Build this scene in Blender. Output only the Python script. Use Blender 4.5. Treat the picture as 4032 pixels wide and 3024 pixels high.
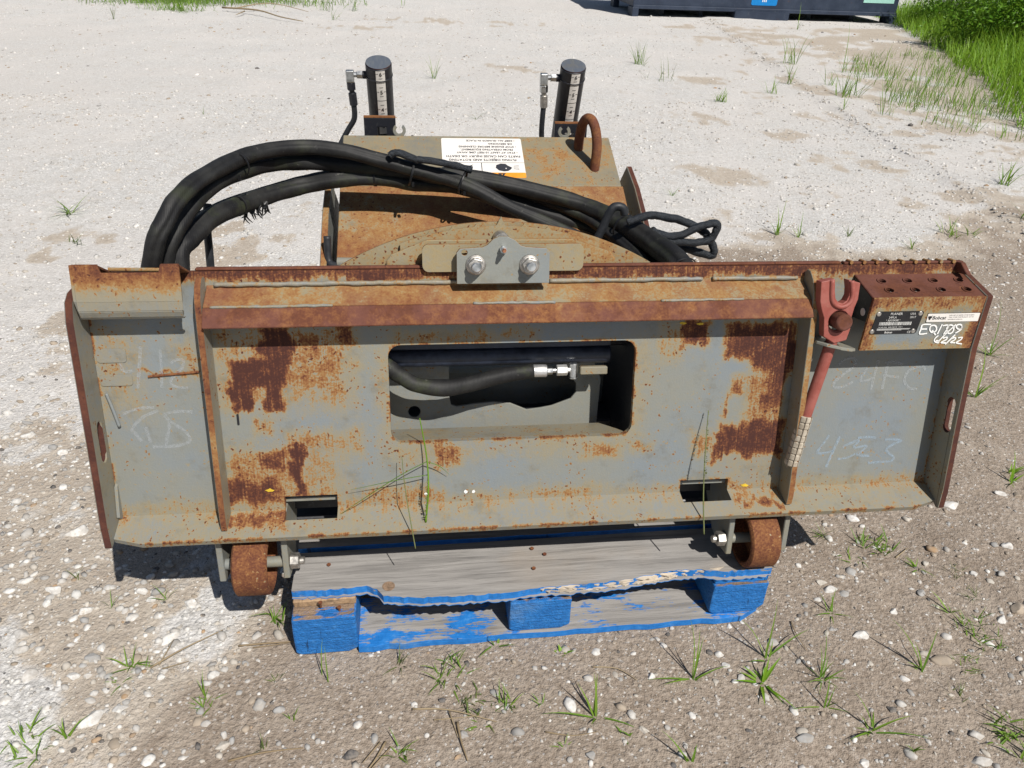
import bpy, bmesh, math, random
import numpy as np
from mathutils import Vector, Matrix, noise as mnoise
from mathutils.geometry import tessellate_polygon

random.seed(7)
rng = np.random.default_rng(11)
scene = bpy.context.scene
for o in list(bpy.data.objects):
    bpy.data.objects.remove(o, do_unlink=True)
COL = scene.collection

# ------------------------------------------------------------------ camera, sky, sun, exposure
CAM_H = 1.3214
cam_d = bpy.data.cameras.new('camera')
cam_d.sensor_width = 36.0
cam_d.lens = 27.04
cam_d.clip_start = 0.02
cam_d.clip_end = 2000.0
cam = bpy.data.objects.new('camera', cam_d)
COL.objects.link(cam)
cam.matrix_world = Matrix(((0.9932, 0.02741, -0.11311, 0.0),
                           (-0.11101, 0.51518, -0.84986, 0.0),
                           (0.03498, 0.85664, 0.51472, CAM_H),
                           (0, 0, 0, 1)))
scene.camera = cam

LIGHT = Vector((-0.37, 0.72, -1.0)).normalized()     # the way sunlight travels
world = bpy.data.worlds.new('World')
scene.world = world
world.use_nodes = True
wn = world.node_tree
wn.nodes.clear()
sky = wn.nodes.new('ShaderNodeTexSky')
sky.sky_type = 'NISHITA'
sky.sun_disc = False
sky.sun_elevation = math.asin(-LIGHT.z)
sky.sun_rotation = math.atan2(-LIGHT.x, -LIGHT.y)
bgn = wn.nodes.new('ShaderNodeBackground')
bgn.inputs['Strength'].default_value = 0.05
outw = wn.nodes.new('ShaderNodeOutputWorld')
wn.links.new(sky.outputs[0], bgn.inputs[0])
wn.links.new(bgn.outputs[0], outw.inputs[0])
sun_d = bpy.data.lights.new('sun', 'SUN')
sun_d.energy = 5.0
sun_d.angle = math.radians(0.53)
sun_d.color = (1.0, 0.955, 0.89)
sun = bpy.data.objects.new('sun', sun_d)
COL.objects.link(sun)
sun.rotation_euler = LIGHT.to_track_quat('-Z', 'Y').to_euler()
sun.location = (3, -5, 8)
scene.view_settings.view_transform = 'Standard'
scene.view_settings.look = 'None'
scene.view_settings.gamma = 1.0
scene.view_settings.use_curve_mapping = False
scene.view_settings.exposure = 0.08
scene.render.engine = 'CYCLES'

# ------------------------------------------------------------------ material helpers
class NT:
    def __init__(self, name):
        self.m = bpy.data.materials.new(name)
        self.m.use_nodes = True
        self.t = self.m.node_tree
        self.t.nodes.clear()
        self.out = self.t.nodes.new('ShaderNodeOutputMaterial')
        self.tc = self.t.nodes.new('ShaderNodeTexCoord')
    def n(self, typ, **kw):
        nd = self.t.nodes.new(typ)
        for k, v in kw.items():
            setattr(nd, k, v)
        return nd
    def put(self, sock, val):
        if hasattr(val, 'is_linked') or hasattr(val, 'links'):
            self.t.links.new(val, sock)
        elif isinstance(val, (tuple, list)) and len(val) == 3 and sock.type == 'RGBA':
            sock.default_value = (*val, 1)
        else:
            sock.default_value = val
    def math(self, op, a, b=0.0, c=None, clamp=False):
        nd = self.n('ShaderNodeMath', operation=op, use_clamp=clamp)
        self.put(nd.inputs[0], a)
        if op not in ('ABSOLUTE', 'SQRT', 'FLOOR', 'FRACT', 'SINE'):
            self.put(nd.inputs[1], b)
        if c is not None:
            self.put(nd.inputs[2], c)
        return nd.outputs[0]
    def vmath(self, op, a, b=None):
        nd = self.n('ShaderNodeVectorMath', operation=op)
        self.put(nd.inputs[0], a)
        if b is not None:
            self.put(nd.inputs[1], b)
        return nd.outputs['Value'] if op == 'DOT_PRODUCT' else nd.outputs[0]
    def step(self, v, lo, hi, a=0.0, b=1.0, smooth=True):
        nd = self.n('ShaderNodeMapRange', interpolation_type='SMOOTHSTEP' if smooth else 'LINEAR')
        self.put(nd.inputs[0], v)
        nd.inputs[1].default_value = lo
        nd.inputs[2].default_value = hi
        nd.inputs[3].default_value = a
        nd.inputs[4].default_value = b
        return nd.outputs[0]
    def noise(self, scale, detail=4, rough=0.55, vec=None, dist=0.0, color=False):
        nd = self.n('ShaderNodeTexNoise')
        self.put(nd.inputs['Vector'], vec if vec is not None else self.tc.outputs['Object'])
        nd.inputs['Scale'].default_value = scale
        nd.inputs['Detail'].default_value = detail
        nd.inputs['Roughness'].default_value = rough
        nd.inputs['Distortion'].default_value = dist
        return nd.outputs['Color'] if color else nd.outputs[0]
    def voro(self, scale, vec=None, feature='F1', rand=1.0):
        nd = self.n('ShaderNodeTexVoronoi', feature=feature)
        self.put(nd.inputs['Vector'], vec if vec is not None else self.tc.outputs['Object'])
        nd.inputs['Scale'].default_value = scale
        nd.inputs['Randomness'].default_value = rand
        return nd
    def mapping(self, scale, loc=(0, 0, 0), rot=(0, 0, 0), vec=None):
        nd = self.n('ShaderNodeMapping')
        self.put(nd.inputs[0], vec if vec is not None else self.tc.outputs['Object'])
        nd.inputs['Location'].default_value = loc
        nd.inputs['Rotation'].default_value = rot
        nd.inputs['Scale'].default_value = scale
        return nd.outputs[0]
    def mix(self, f, a, b, typ='MIX'):
        nd = self.n('ShaderNodeMix', data_type='RGBA', blend_type=typ)
        self.put(nd.inputs[0], f)
        self.put(nd.inputs[6], a)
        self.put(nd.inputs[7], b)
        return nd.outputs[2]
    def ramp(self, f, stops):
        nd = self.n('ShaderNodeValToRGB')
        self.put(nd.inputs[0], f)
        e = nd.color_ramp.elements
        while len(e) < len(stops):
            e.new(0.5)
        for el, (p, c) in zip(e, stops):
            el.position = p
            el.color = (*c, 1)
        return nd.outputs[0]
    def bump(self, h, strength, dist=0.002, nrm=None):
        nd = self.n('ShaderNodeBump')
        nd.inputs['Strength'].default_value = strength
        nd.inputs['Distance'].default_value = dist
        self.put(nd.inputs['Height'], h)
        if nrm is not None:
            self.put(nd.inputs['Normal'], nrm)
        return nd.outputs[0]
    def surf(self, color, rough=0.6, metal=0.0, normal=None, spec=0.4, **kw):
        p = self.n('ShaderNodeBsdfPrincipled')
        self.put(p.inputs['Base Color'], color)
        self.put(p.inputs['Roughness'], rough)
        self.put(p.inputs['Metallic'], metal)
        p.inputs['Specular IOR Level'].default_value = spec
        if normal is not None:
            self.put(p.inputs['Normal'], normal)
        for k, v in kw.items():
            self.put(p.inputs[k], v)
        self.t.links.new(p.outputs[0], self.out.inputs[0])
        return self.m

RUST_STOPS = [(0.28, (0.265, 0.195, 0.095)), (0.38, (0.285, 0.165, 0.062)), (0.49, (0.215, 0.090, 0.033)),
              (0.62, (0.118, 0.040, 0.020)), (0.85, (0.056, 0.019, 0.014))]

def rusty(name, bias=0.0, patches=(), paint=(0.205, 0.212, 0.192), blue=(0.180, 0.208, 0.228), big=0.30, med=0.35,
          fine=0.22, spots=0.38, edge=0.35, edge_r=0.006, purple=0.0, tan=0.6, dirty=0.5, bump=0.35):
    t = NT(name)
    P = t.tc.outputs['Object']
    nb = t.noise(6.0, 4, 0.6)
    nm = t.noise(42.0, 5, 0.68)
    nf = t.noise(240.0, 2, 0.6)
    v = t.voro(150.0)
    # slightly warped cells for the rust pits
    warp = t.n('ShaderNodeVectorMath', operation='SCALE')
    t.put(warp.inputs[0], t.noise(70.0, 3, 0.6, color=True)); warp.inputs['Scale'].default_value = 0.02
    for l_ in list(v.inputs['Vector'].links): t.t.links.remove(l_)
    t.t.links.new(t.vmath('ADD', P, warp.outputs[0]), v.inputs['Vector'])
    sep = t.n('ShaderNodeSeparateColor'); t.t.links.new(v.outputs['Color'], sep.inputs[0])
    spot = t.math('MULTIPLY', t.step(sep.outputs[0], 0.50, 0.95), t.step(v.outputs['Distance'], 0.46, 0.10))
    spot = t.math('MULTIPLY', spot, t.step(t.noise(11.0, 4, 0.6), 0.36, 0.62))
    F = t.math('MULTIPLY_ADD', t.math('SUBTRACT', nb, 0.5), big, bias)
    F = t.math('MULTIPLY_ADD', t.math('SUBTRACT', nm, 0.5), med, F)
    F = t.math('MULTIPLY_ADD', t.math('SUBTRACT', nf, 0.5), fine, F)
    F = t.math('MULTIPLY_ADD', spot, spots, F)
    if patches:
        pa_ = t.n('ShaderNodeAttribute', attribute_name='rust')
        F = t.math('ADD', F, pa_.outputs['Fac'])
        F = t.math('MULTIPLY_ADD', t.math('MULTIPLY', t.math('SUBTRACT', nm, .5), pa_.outputs['Fac']), 1.2, F)
        sk = t.noise(1.0, 3, .7, vec=t.mapping((190, 5, 1)))
        F = t.math('MULTIPLY_ADD', t.math('MULTIPLY', t.math('SUBTRACT', sk, .5), pa_.outputs['Fac']), 1.5, F)
        F = t.math('MULTIPLY_ADD', t.math('MULTIPLY', t.math('SUBTRACT', nf, .5), pa_.outputs['Fac']), 1.1, F)
    rc = t.ramp(F, RUST_STOPS)
    if purple:
        rc = t.mix(t.math('MULTIPLY', t.step(t.noise(14, 5, .65), .42, .62), purple), rc, (0.150, 0.062, 0.050))
    pc = t.mix(t.step(t.noise(3.6, 4, 0.6), 0.40, 0.66), paint, blue)
    pc = t.mix(t.math('MULTIPLY', t.step(t.noise(55, 5, 0.7, vec=t.mapping((3, 0.5, 1))), .45, .75), 0.22), pc, (0.235, 0.235, 0.205))
    pc = t.mix(t.math('MULTIPLY', t.step(F, 0.02, 0.34), tan), pc, (0.275, 0.215, 0.11))
    pc = t.mix(t.math('MULTIPLY', t.step(t.noise(17, 6, .7), .52, .72), dirty), pc, (0.135, 0.122, 0.092))
    ru = t.step(F, 0.30, 0.40)
    col = t.mix(ru, pc, rc)
    hgt = t.math('ADD', t.math('MULTIPLY', nm, .6 if bias < .3 else 1.0), t.math('MULTIPLY', nf, 0.45))
    return t.surf(col, t.step(ru, 0, 1, 0.50, 0.88), normal=t.bump(hgt, bump * .8, 0.0025), spec=0.35)

def plain(name, col, rough=0.5, metal=0.0, var=0.25, scale=40, bump=0.15, spec=0.4, var2=None, dist=0.001):
    t = NT(name)
    n1 = t.noise(scale, 6, 0.65)
    c = t.mix(t.step(n1, 0.3, 0.7), tuple(x * (1 - var) for x in col), var2 or tuple(min(1, x * (1 + var)) for x in col))
    return t.surf(c, t.step(n1, 0.3, 0.7, max(0.05, rough - .08), min(1, rough + .1)), metal, normal=t.bump(t.noise(scale * 6, 4, .6), bump, dist), spec=spec)

def black_rusty(name, amt=0.0):
    t = NT(name)
    nm = t.noise(35, 7, .65)
    F = t.math('ADD', t.math('MULTIPLY', t.step(nm, .60, .75), 0.5), amt)
    c = t.mix(t.step(F, .3, .7), (0.012, 0.013, 0.018), t.ramp(nm, [(.35, (.30, .11, .04)), (.65, (.12, .045, .025))]))
    c = t.mix(t.step(t.noise(120, 3, .5), .55, .75, 0, .25), c, (.10, .10, .10))
    return t.surf(c, .42, normal=t.bump(nm, .12, .001), spec=.45)

def sleeve_mat(name, green=0.5):
    t = NT(name)
    n1 = t.noise(16, 6, .65); n2 = t.noise(150, 3, .6)
    c = t.mix(t.step(n1, .40, .70), (0.011, 0.011, 0.012), (0.026, 0.026, 0.025))
    c = t.mix(t.math('MULTIPLY', t.step(t.noise(9, 5, .7), .50, .68), green), c, (0.036, 0.042, 0.022))
    c = t.mix(t.step(t.noise(70, 4, .6), .66, .74, 0, .5), c, (0.16, 0.155, 0.14))
    wv = t.n('ShaderNodeTexWave', wave_type='BANDS'); wv.inputs['Scale'].default_value = 120
    t.put(wv.inputs['Vector'], t.tc.outputs['Object'])
    return t.surf(c, .62, normal=t.bump(t.math('ADD', n2, t.math('MULTIPLY', wv.outputs[0], .4)), .35, .0012), spec=.35)

def wood_mat(name, blue_amt=0.0, axis='X', grey=(0.262, 0.250, 0.238), rough_end=0.0):
    t = NT(name)
    mp = t.mapping((1.6, 26, 26) if axis == 'X' else (26, 1.6, 26))
    g1 = t.noise(2.2, 8, .65, vec=mp, dist=.6)
    g2 = t.noise(9.0, 6, .7, vec=mp)
    c = t.ramp(g1, [(.30, tuple(x * .52 for x in grey)), (.46, grey), (.62, tuple(min(1, x * 1.28) for x in grey)), (.74, tuple(x * .70 for x in grey))])
    c = t.mix(t.step(g2, .56, .70, 0, .55), c, tuple(x * .42 for x in grey))
    c = t.mix(t.step(t.noise(3.5, 4, .6), .54, .78, 0, .35), c, (.33, .26, .19))
    geo = t.n('ShaderNodeNewGeometry')
    nz = t.n('ShaderNodeSeparateXYZ'); t.put(nz.inputs[0], geo.outputs['Normal'])
    pn = t.noise(13, 7, .70, vec=t.mapping((.7, 1.6, 1.6)))
    pa = t.math('SUBTRACT', t.math('ADD', pn, blue_amt - 0.5), t.math('MULTIPLY', t.math('ABSOLUTE', nz.outputs[2]), 0.42))
    pa = t.math('ADD', pa, t.math('MULTIPLY', t.math('SUBTRACT', g2, .5), .35))
    cr = t.step(t.noise(1.0, 3, .6, vec=t.mapping((55, 55, 9))), .66, .70, 0, .75)
    bl = t.ramp(t.noise(45, 6, .75), [(.3, (.010, .125, .40)), (.55, (.020, .185, .55)), (.75, (.07, .27, .62))])
    bl = t.mix(cr, bl, (.004, .03, .09))
    bl = t.mix(t.step(t.noise(7, 5, .7), .55, .75, 0, .6), bl, (.16, .28, .45))
    c = t.mix(t.step(pa, .18, .24), c, bl)
    return t.surf(c, t.step(pa, .18, .24, .85, .50), normal=t.bump(t.math('ADD', t.math('ADD', g1, g2), t.math('MULTIPLY', t.noise(130, 4, .7), rough_end)), .55 + .35 * (rough_end > 0), .0025 + .002 * (rough_end > 0)), spec=.3)

def leaf_mat(name, c1, c2, trans=0.35, rough=.45):
    t = NT(name)
    oi = t.n('ShaderNodeObjectInfo')
    at = t.n('ShaderNodeAttribute', attribute_name='tint')
    c = t.mix(at.outputs['Fac'], c1, c2)
    c = t.mix(t.step(t.noise(25, 3, .5), .35, .7, 0, .3), c, tuple(x * .6 for x in c1))
    p = t.n('ShaderNodeBsdfPrincipled'); t.put(p.inputs['Base Color'], c); p.inputs['Roughness'].default_value = rough
    p.inputs['Specular IOR Level'].default_value = .35
    tr = t.n('ShaderNodeBsdfTranslucent')
    t.put(tr.inputs[0], t.mix(.5, c, (.30, .42, .04)))
    ms = t.n('ShaderNodeMixShader'); ms.inputs[0].default_value = trans
    t.t.links.new(p.outputs[0], ms.inputs[1]); t.t.links.new(tr.outputs[0], ms.inputs[2])
    t.t.links.new(ms.outputs[0], t.out.inputs[0])
    return t.m

def chalk_mat(name, col, thr=.46, soft=.12, alpha=.9):
    t = NT(name)
    d = t.n('ShaderNodeBsdfDiffuse'); d.inputs[0].default_value = (*col, 1)
    tr = t.n('ShaderNodeBsdfTransparent')
    ms = t.n('ShaderNodeMixShader')
    t.put(ms.inputs[0], t.step(t.noise(230, 5, .7), thr - soft, thr + soft, 0, alpha))
    t.t.links.new(tr.outputs[0], ms.inputs[1]); t.t.links.new(d.outputs[0], ms.inputs[2])
    t.t.links.new(ms.outputs[0], t.out.inputs[0])
    return t.m

# ------------------------------------------------------------------ mesh helpers
class MB:
    def __init__(self):
        self.v = []; self.f = []
    def add(self, vs, fs):
        o = len(self.v)
        self.v += [tuple(p) for p in vs]
        self.f += [tuple(i + o for i in f) for f in fs]
        return self
    def box(self, a, b, jit=0.0):
        x0, y0, z0 = a; x1, y1, z1 = b
        vs = [(x, y, z) for x in (x0, x1) for y in (y0, y1) for z in (z0, z1)]
        if jit:
            vs = [tuple(c + random.uniform(-jit, jit) for c in p) for p in vs]
        return self.add(vs, [(0, 1, 3, 2), (4, 6, 7, 5), (0, 4, 5, 1), (2, 3, 7, 6), (0, 2, 6, 4), (1, 5, 7, 3)])
    def quadstrip(self, A, B):
        n = len(A)
        return self.add(list(A) + list(B), [(i, i + 1, n + i + 1, n + i) for i in range(n - 1)])
    def slab(self, poly, t0, t1, fn, holes=()):
        """2-D polygon (with holes) between depths t0 and t1, placed by fn(a, b, t)."""
        loops = [list(poly)] + [list(h) for h in holes]
        flat = [p for l in loops for p in l]
        tri = tessellate_polygon([[Vector((p[0], p[1], 0)) for p in l] for l in loops])
        n = len(flat)
        vs = [fn(p[0], p[1], t0) for p in flat] + [fn(p[0], p[1], t1) for p in flat]
        fs = [tuple(t) for t in tri] + [tuple(i + n for i in reversed(t)) for t in tri]
        o = 0
        for l in loops:
            m = len(l)
            for i in range(m):
                a, b = o + i, o + (i + 1) % m
                fs.append((a, b, b + n, a + n))
            o += m
        return self.add(vs, fs)
    def dense_slab(self, poly, t0, t1, fn, holes=(), step=.004):
        """like slab, but with a finely divided front face (at t1) that can carry a wear attribute"""
        from mathutils.geometry import delaunay_2d_cdt
        def densify(l):
            out = []
            for i in range(len(l)):
                p, q = l[i], l[(i + 1) % len(l)]
                m = max(1, int(math.hypot(q[0] - p[0], q[1] - p[1]) / step))
                out += [(p[0] + (q[0] - p[0]) * k / m, p[1] + (q[1] - p[1]) * k / m) for k in range(m)]
            return out
        loops = [densify(poly)] + [densify(h) for h in holes]
        bnd = [p for l in loops for p in l]; nb_ = len(bnd)
        edges = []; o = 0
        for l in loops:
            edges += [(o + i, o + (i + 1) % len(l)) for i in range(len(l))]; o += len(l)
        xs = np.array([p[0] for p in poly]); ys = np.array([p[1] for p in poly])
        gx_, gy_ = np.meshgrid(np.arange(xs.min() + step * .5, xs.max(), step), np.arange(ys.min() + step * .5, ys.max(), step))
        gx_ = gx_.ravel(); gy_ = gy_.ravel()
        def inside(x, y, m):
            k = inpoly_soft(x, y, list(poly)) > m
            for h in holes: k &= inpoly_soft(x, y, list(h)) < -m
            return k
        k = inside(gx_, gy_, step * .4)
        pts = [Vector(p) for p in bnd] + [Vector((float(a), float(b))) for a, b in zip(gx_[k], gy_[k])]
        V, E_, F_, ov, oe, of = delaunay_2d_cdt(pts, edges, [], 0, 1e-7)
        P = np.array([(v.x, v.y) for v in V]); F_ = np.array(F_)
        c = P[F_].mean(1)
        F_ = F_[inside(c[:, 0], c[:, 1], 0.0)]
        new = {o_[0]: i for i, o_ in enumerate(ov) if o_}
        n0 = len(self.v)
        self.v += [fn(float(a), float(b), t1) for a, b in P]
        self.f += [tuple(int(i) + n0 for i in f) for f in F_]
        back = len(self.v)
        self.v += [fn(p[0], p[1], t0) for p in bnd]
        flat = tessellate_polygon([[Vector((p[0], p[1], 0)) for p in l] for l in loops])
        self.f += [tuple(i + back for i in t) for t in flat]
        for a, b in edges:
            self.f.append((new[a] + n0, new[b] + n0, b + back, a + back))
        return self
    def cyl(self, p0, p1, r0, r1=None, n=20, cap0=True, cap1=True):
        r1 = r0 if r1 is None else r1
        p0, p1 = Vector(p0), Vector(p1)
        d = (p1 - p0).normalized()
        a = d.orthogonal().normalized(); b = d.cross(a)
        vs = []
        for p, r in ((p0, r0), (p1, r1)):
            for i in range(n):
                q = 2 * math.pi * i / n
                vs.append(p + (a * math.cos(q) + b * math.sin(q)) * r)
        fs = [(i, (i + 1) % n, n + (i + 1) % n, n + i) for i in range(n)]
        if cap0: fs.append(tuple(reversed(range(n))))
        if cap1: fs.append(tuple(range(n, 2 * n)))
        return self.add(vs, fs)
    def tube(self, pts, r, n=12, sub=6, flat=1.0, wob=0.0, cap=True, seed=0, crease=0.0):
        P = [Vector(p) for p in pts]
        rr = r if isinstance(r, (list, tuple)) else [r] * len(P)
        path, rad = [], []
        for i in range(len(P) - 1):
            p0 = P[max(0, i - 1)]; p1 = P[i]; p2 = P[i + 1]; p3 = P[min(len(P) - 1, i + 2)]
            for k in range(sub):
                t = k / sub
                path.append(0.5 * ((2 * p1) + (p2 - p0) * t + (2 * p0 - 5 * p1 + 4 * p2 - p3) * t * t + (3 * p1 - p0 - 3 * p2 + p3) * t ** 3))
                rad.append(rr[i] * (1 - t) + rr[i + 1] * t)
        path.append(P[-1]); rad.append(rr[-1])
        vs = []
        prev = None
        for i, p in enumerate(path):
            d = (path[min(i + 1, len(path) - 1)] - path[max(i - 1, 0)]).normalized()
            if prev is None:
                prev = Vector((0, 0, 1)) if abs(d.z) < .8 else Vector((-1, 0, 0))
            a = (prev - d * prev.dot(d)).normalized(); prev = a
            b = d.cross(a)
            for k in range(n):
                q = 2 * math.pi * k / n
                w = 1.0
                if wob:
                    w += wob * mnoise.noise(Vector((i * .35 + seed * 9.1, math.cos(q) * 1.2, math.sin(q) * 1.2)))
                if crease:
                    q0 = 1.9 + .5 * mnoise.noise(Vector((i * .05 + seed * 3.3, 2.2, 0)))
                    w -= crease * math.exp(-((q - q0) / .22) ** 2)
                vs.append(p + (a * math.cos(q) * flat + b * math.sin(q)) * rad[i] * w)
        m = len(path)
        fs = [(i * n + k, i * n + (k + 1) % n, (i + 1) * n + (k + 1) % n, (i + 1) * n + k) for i in range(m - 1) for k in range(n)]
        if cap:
            fs.append(tuple(reversed(range(n)))); fs.append(tuple(range((m - 1) * n, m * n)))
        self.path = path
        return self.add(vs, fs)
    def hexnut(self, c, axis, r, h):
        c, axis = Vector(c), Vector(axis).normalized()
        return self.cyl(c, c + axis * h, r, n=6)
    def ring(self, c, axis, R, r, n=18, m=6, sq=1.0):
        c, axis = Vector(c), Vector(axis).normalized()
        a = axis.orthogonal().normalized(); b = axis.cross(a)
        vs = []
        for i in range(n):
            q = 2 * math.pi * i / n
            e = a * math.cos(q) + b * math.sin(q)
            for k in range(m):
                s = 2 * math.pi * k / m
                vs.append(c + e * (R + r * math.cos(s)) + axis * r * sq * math.sin(s))
        fs = [(i * m + k, ((i + 1) % n) * m + k, ((i + 1) % n) * m + (k + 1) % m, i * m + (k + 1) % m) for i in range(n) for k in range(m)]
        return self.add(vs, fs)

WM = {}
ID = Matrix.Identity(4)
def link(name, mb, mat, parent=None, frame=ID, bevel=0.0, smooth=False, kind=None, label=None, cat=None, group=None, segs=1, recalc=True, edge=None, axis=None):
    if isinstance(mb, MB):
        me = bpy.data.meshes.new(name)
        me.from_pydata([tuple(v) for v in mb.v], [], mb.f)
        if recalc:
            bm = bmesh.new(); bm.from_mesh(me)
            bmesh.ops.recalc_face_normals(bm, faces=bm.faces)
            bm.to_mesh(me); bm.free()
    else:
        me = mb
    if mat is not None:
        me.materials.append(mat)
    if edge is not None:            # cut edges of a plate: a second, rustier slot
        me.materials.append(edge)
        ax_ = Vector(axis).normalized()
        for p in me.polygons:
            if abs(p.normal.dot(ax_)) < .7: p.material_index = 1
    if smooth:
        me.polygons.foreach_set('use_smooth', [True] * len(me.polygons))
        if smooth == 'angle':
            me.set_sharp_from_angle(angle=math.radians(35))
    o = bpy.data.objects.new(name, me)
    COL.objects.link(o)
    place(o, parent, frame)
    if bevel:
        b = o.modifiers.new('bevel', 'BEVEL')
        b.width = bevel; b.segments = segs; b.limit_method = 'ANGLE'; b.angle_limit = math.radians(40)
        b.harden_normals = False
    tag(o, label, cat, group, kind)
    return o
def place(o, parent, frame):
    WM[o.name] = frame.copy()
    if parent is not None:
        o.parent = parent
        o.matrix_local = WM[parent.name].inverted() @ frame
    else:
        o.matrix_world = frame
def tag(o, label=None, cat=None, group=None, kind=None):
    if label: o['label'] = label
    if cat: o['category'] = cat
    if group: o['group'] = group
    if kind: o['kind'] = kind
def empty(name, loc, label, cat, group=None):
    o = bpy.data.objects.new(name, None)
    o.empty_display_size = 0.1
    COL.objects.link(o)
    place(o, None, Matrix.Translation(loc))
    tag(o, label, cat, group)
    return o
def text_mesh(body, size, extrude=0.0, align='LEFT', shear=0.0, bold=0.0, sx=1.0):
    cu = bpy.data.curves.new('lettering', 'FONT')
    cu.body = body; cu.size = size; cu.extrude = extrude; cu.align_x = align; cu.shear = shear; cu.offset = bold
    cu.resolution_u = 2
    ob = bpy.data.objects.new('lettering', cu)
    COL.objects.link(ob)
    dg = bpy.context.evaluated_depsgraph_get()
    me = bpy.data.meshes.new_from_object(ob.evaluated_get(dg))
    bpy.data.objects.remove(ob, do_unlink=True)
    bpy.data.curves.remove(cu)
    me.materials.clear()
    if sx != 1.0:
        for v in me.vertices: v.co.x *= sx
    return me
def strokes_mb(strokes, width, z, fn=None, sub=4):
    mb = MB()
    for s in strokes:
        P = [Vector((p[0], -p[1], 0)) for p in s]
        path = []
        for i in range(len(P) - 1):
            p0 = P[max(0, i - 1)]; p1 = P[i]; p2 = P[i + 1]; p3 = P[min(len(P) - 1, i + 2)]
            for k in range(sub):
                t = k / sub
                path.append(0.5 * ((2 * p1) + (p2 - p0) * t + (2 * p0 - 5 * p1 + 4 * p2 - p3) * t * t + (3 * p1 - p0 - 3 * p2 + p3) * t ** 3))
        path.append(P[-1])
        A, B = [], []
        for i, p in enumerate(path):
            d = (path[min(i + 1, len(path) - 1)] - path[max(i - 1, 0)])
            d = d.normalized() if d.length > 1e-9 else Vector((1, 0, 0))
            nrm = Vector((-d.y, d.x, 0)) * width * 0.5 * (0.8 + .4 * random.random())
            for L, q in ((A, p + nrm), (B, p - nrm)):
                L.append((q.x, q.y, z if fn is None else fn(q.x, q.y)))
        mb.quadstrip(A, B)
    return mb

def roundrect(u0, u1, v0, v1, r, n=6):
    out = []
    for cx, cy, a0 in ((u1 - r, v0 + r, -90), (u1 - r, v1 - r, 0), (u0 + r, v1 - r, 90), (u0 + r, v0 + r, 180)):
        for i in range(n + 1):
            a = math.radians(a0 + 90 * i / n)
            out.append((cx + r * math.cos(a), cy + r * math.sin(a)))
    return out
def circle(cx, cy, r, n=14, ry=None):
    return [(cx + r * math.cos(2 * math.pi * i / n), cy + (ry or r) * math.sin(2 * math.pi * i / n)) for i in range(n)]

# numpy value noise for terrain and scatter
_h = rng.random((256, 256))
def vnoise(x, y):
    x = np.asarray(x, float); y = np.asarray(y, float)
    xi = np.floor(x).astype(int); yi = np.floor(y).astype(int)
    fx = x - xi; fy = y - yi
    fx = fx * fx * (3 - 2 * fx); fy = fy * fy * (3 - 2 * fy)
    g = lambda a, b: _h[a % 256, b % 256]
    return (g(xi, yi) * (1 - fx) + g(xi + 1, yi) * fx) * (1 - fy) + (g(xi, yi + 1) * (1 - fx) + g(xi + 1, yi + 1) * fx) * fy
def fbm(x, y, o=4):
    s = 0; a = .5; t = 0
    for i in range(o):
        s = s + a * vnoise(x * 2 ** i + 17 * i, y * 2 ** i + 5 * i); t += a; a *= .5
    return s / t
def sstep(v, a, b):
    t = np.clip((v - a) / (b - a), 0, 1)
    return t * t * (3 - 2 * t)
def inpoly_soft(x, y, poly):
    """signed distance to a polygon, positive inside"""
    x = np.asarray(x, float); y = np.asarray(y, float)
    d = np.full(x.shape, 1e9); ins = np.zeros(x.shape, bool)
    n = len(poly)
    for i in range(n):
        ax, ay = poly[i]; bx, by = poly[(i + 1) % n]
        t = np.clip(((x - ax) * (bx - ax) + (y - ay) * (by - ay)) / ((bx - ax) ** 2 + (by - ay) ** 2), 0, 1)
        d = np.minimum(d, np.hypot(x - ax - t * (bx - ax), y - ay - t * (by - ay)))
        c = ((ay > y) != (by > y)) & (x < (bx - ax) * (y - ay) / (by - ay + 1e-12) + ax)
        ins ^= c
    return np.where(ins, d, -d)

# ------------------------------------------------------------------ ground
DIRT = [(-.84, .2), (-.80, .95), (-.66, 1.08), (-.50, 1.15), (-.42, 1.35), (-.2, 1.9), (.55, 2.35), (1.05, 2.95),
        (1.35, 3.45), (1.9, 3.45), (2.5, 3.40), (3.0, 3.60), (3.6, 4.1), (9, 5), (9, .2)]
DIRT_L = [(-1.35, 1.70), (-1.10, 2.25), (-.70, 2.45), (-.35, 1.6), (-.40, 1.1), (-.60, .8), (-.95, .8), (-1.0, 1.35)]
DIRT_H = [(-1.35, 3.4), (-.95, 3.75), (-.2, 3.4), (-.15, 2.5), (-.8, 2.2), (-1.2, 2.8)]
DIRT_F = [(4.9, 13.2), (3.85, 6.9), (3.35, 4.2), (3.6, 3.2), (12, 5), (12, 13)]
CRACK = [(5.1, 14.5), (4.62, 12.28), (4.1, 9.3), (3.62, 6.65), (3.38, 4.9), (3.15, 3.5)]
def crack_x(y):
    ys = [p[1] for p in CRACK][::-1]; xs = [p[0] for p in CRACK][::-1]
    return np.interp(y, ys, xs) + .12 * (fbm(y * 2.1, y * 0 + 3.3, 4) - .5)
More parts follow.
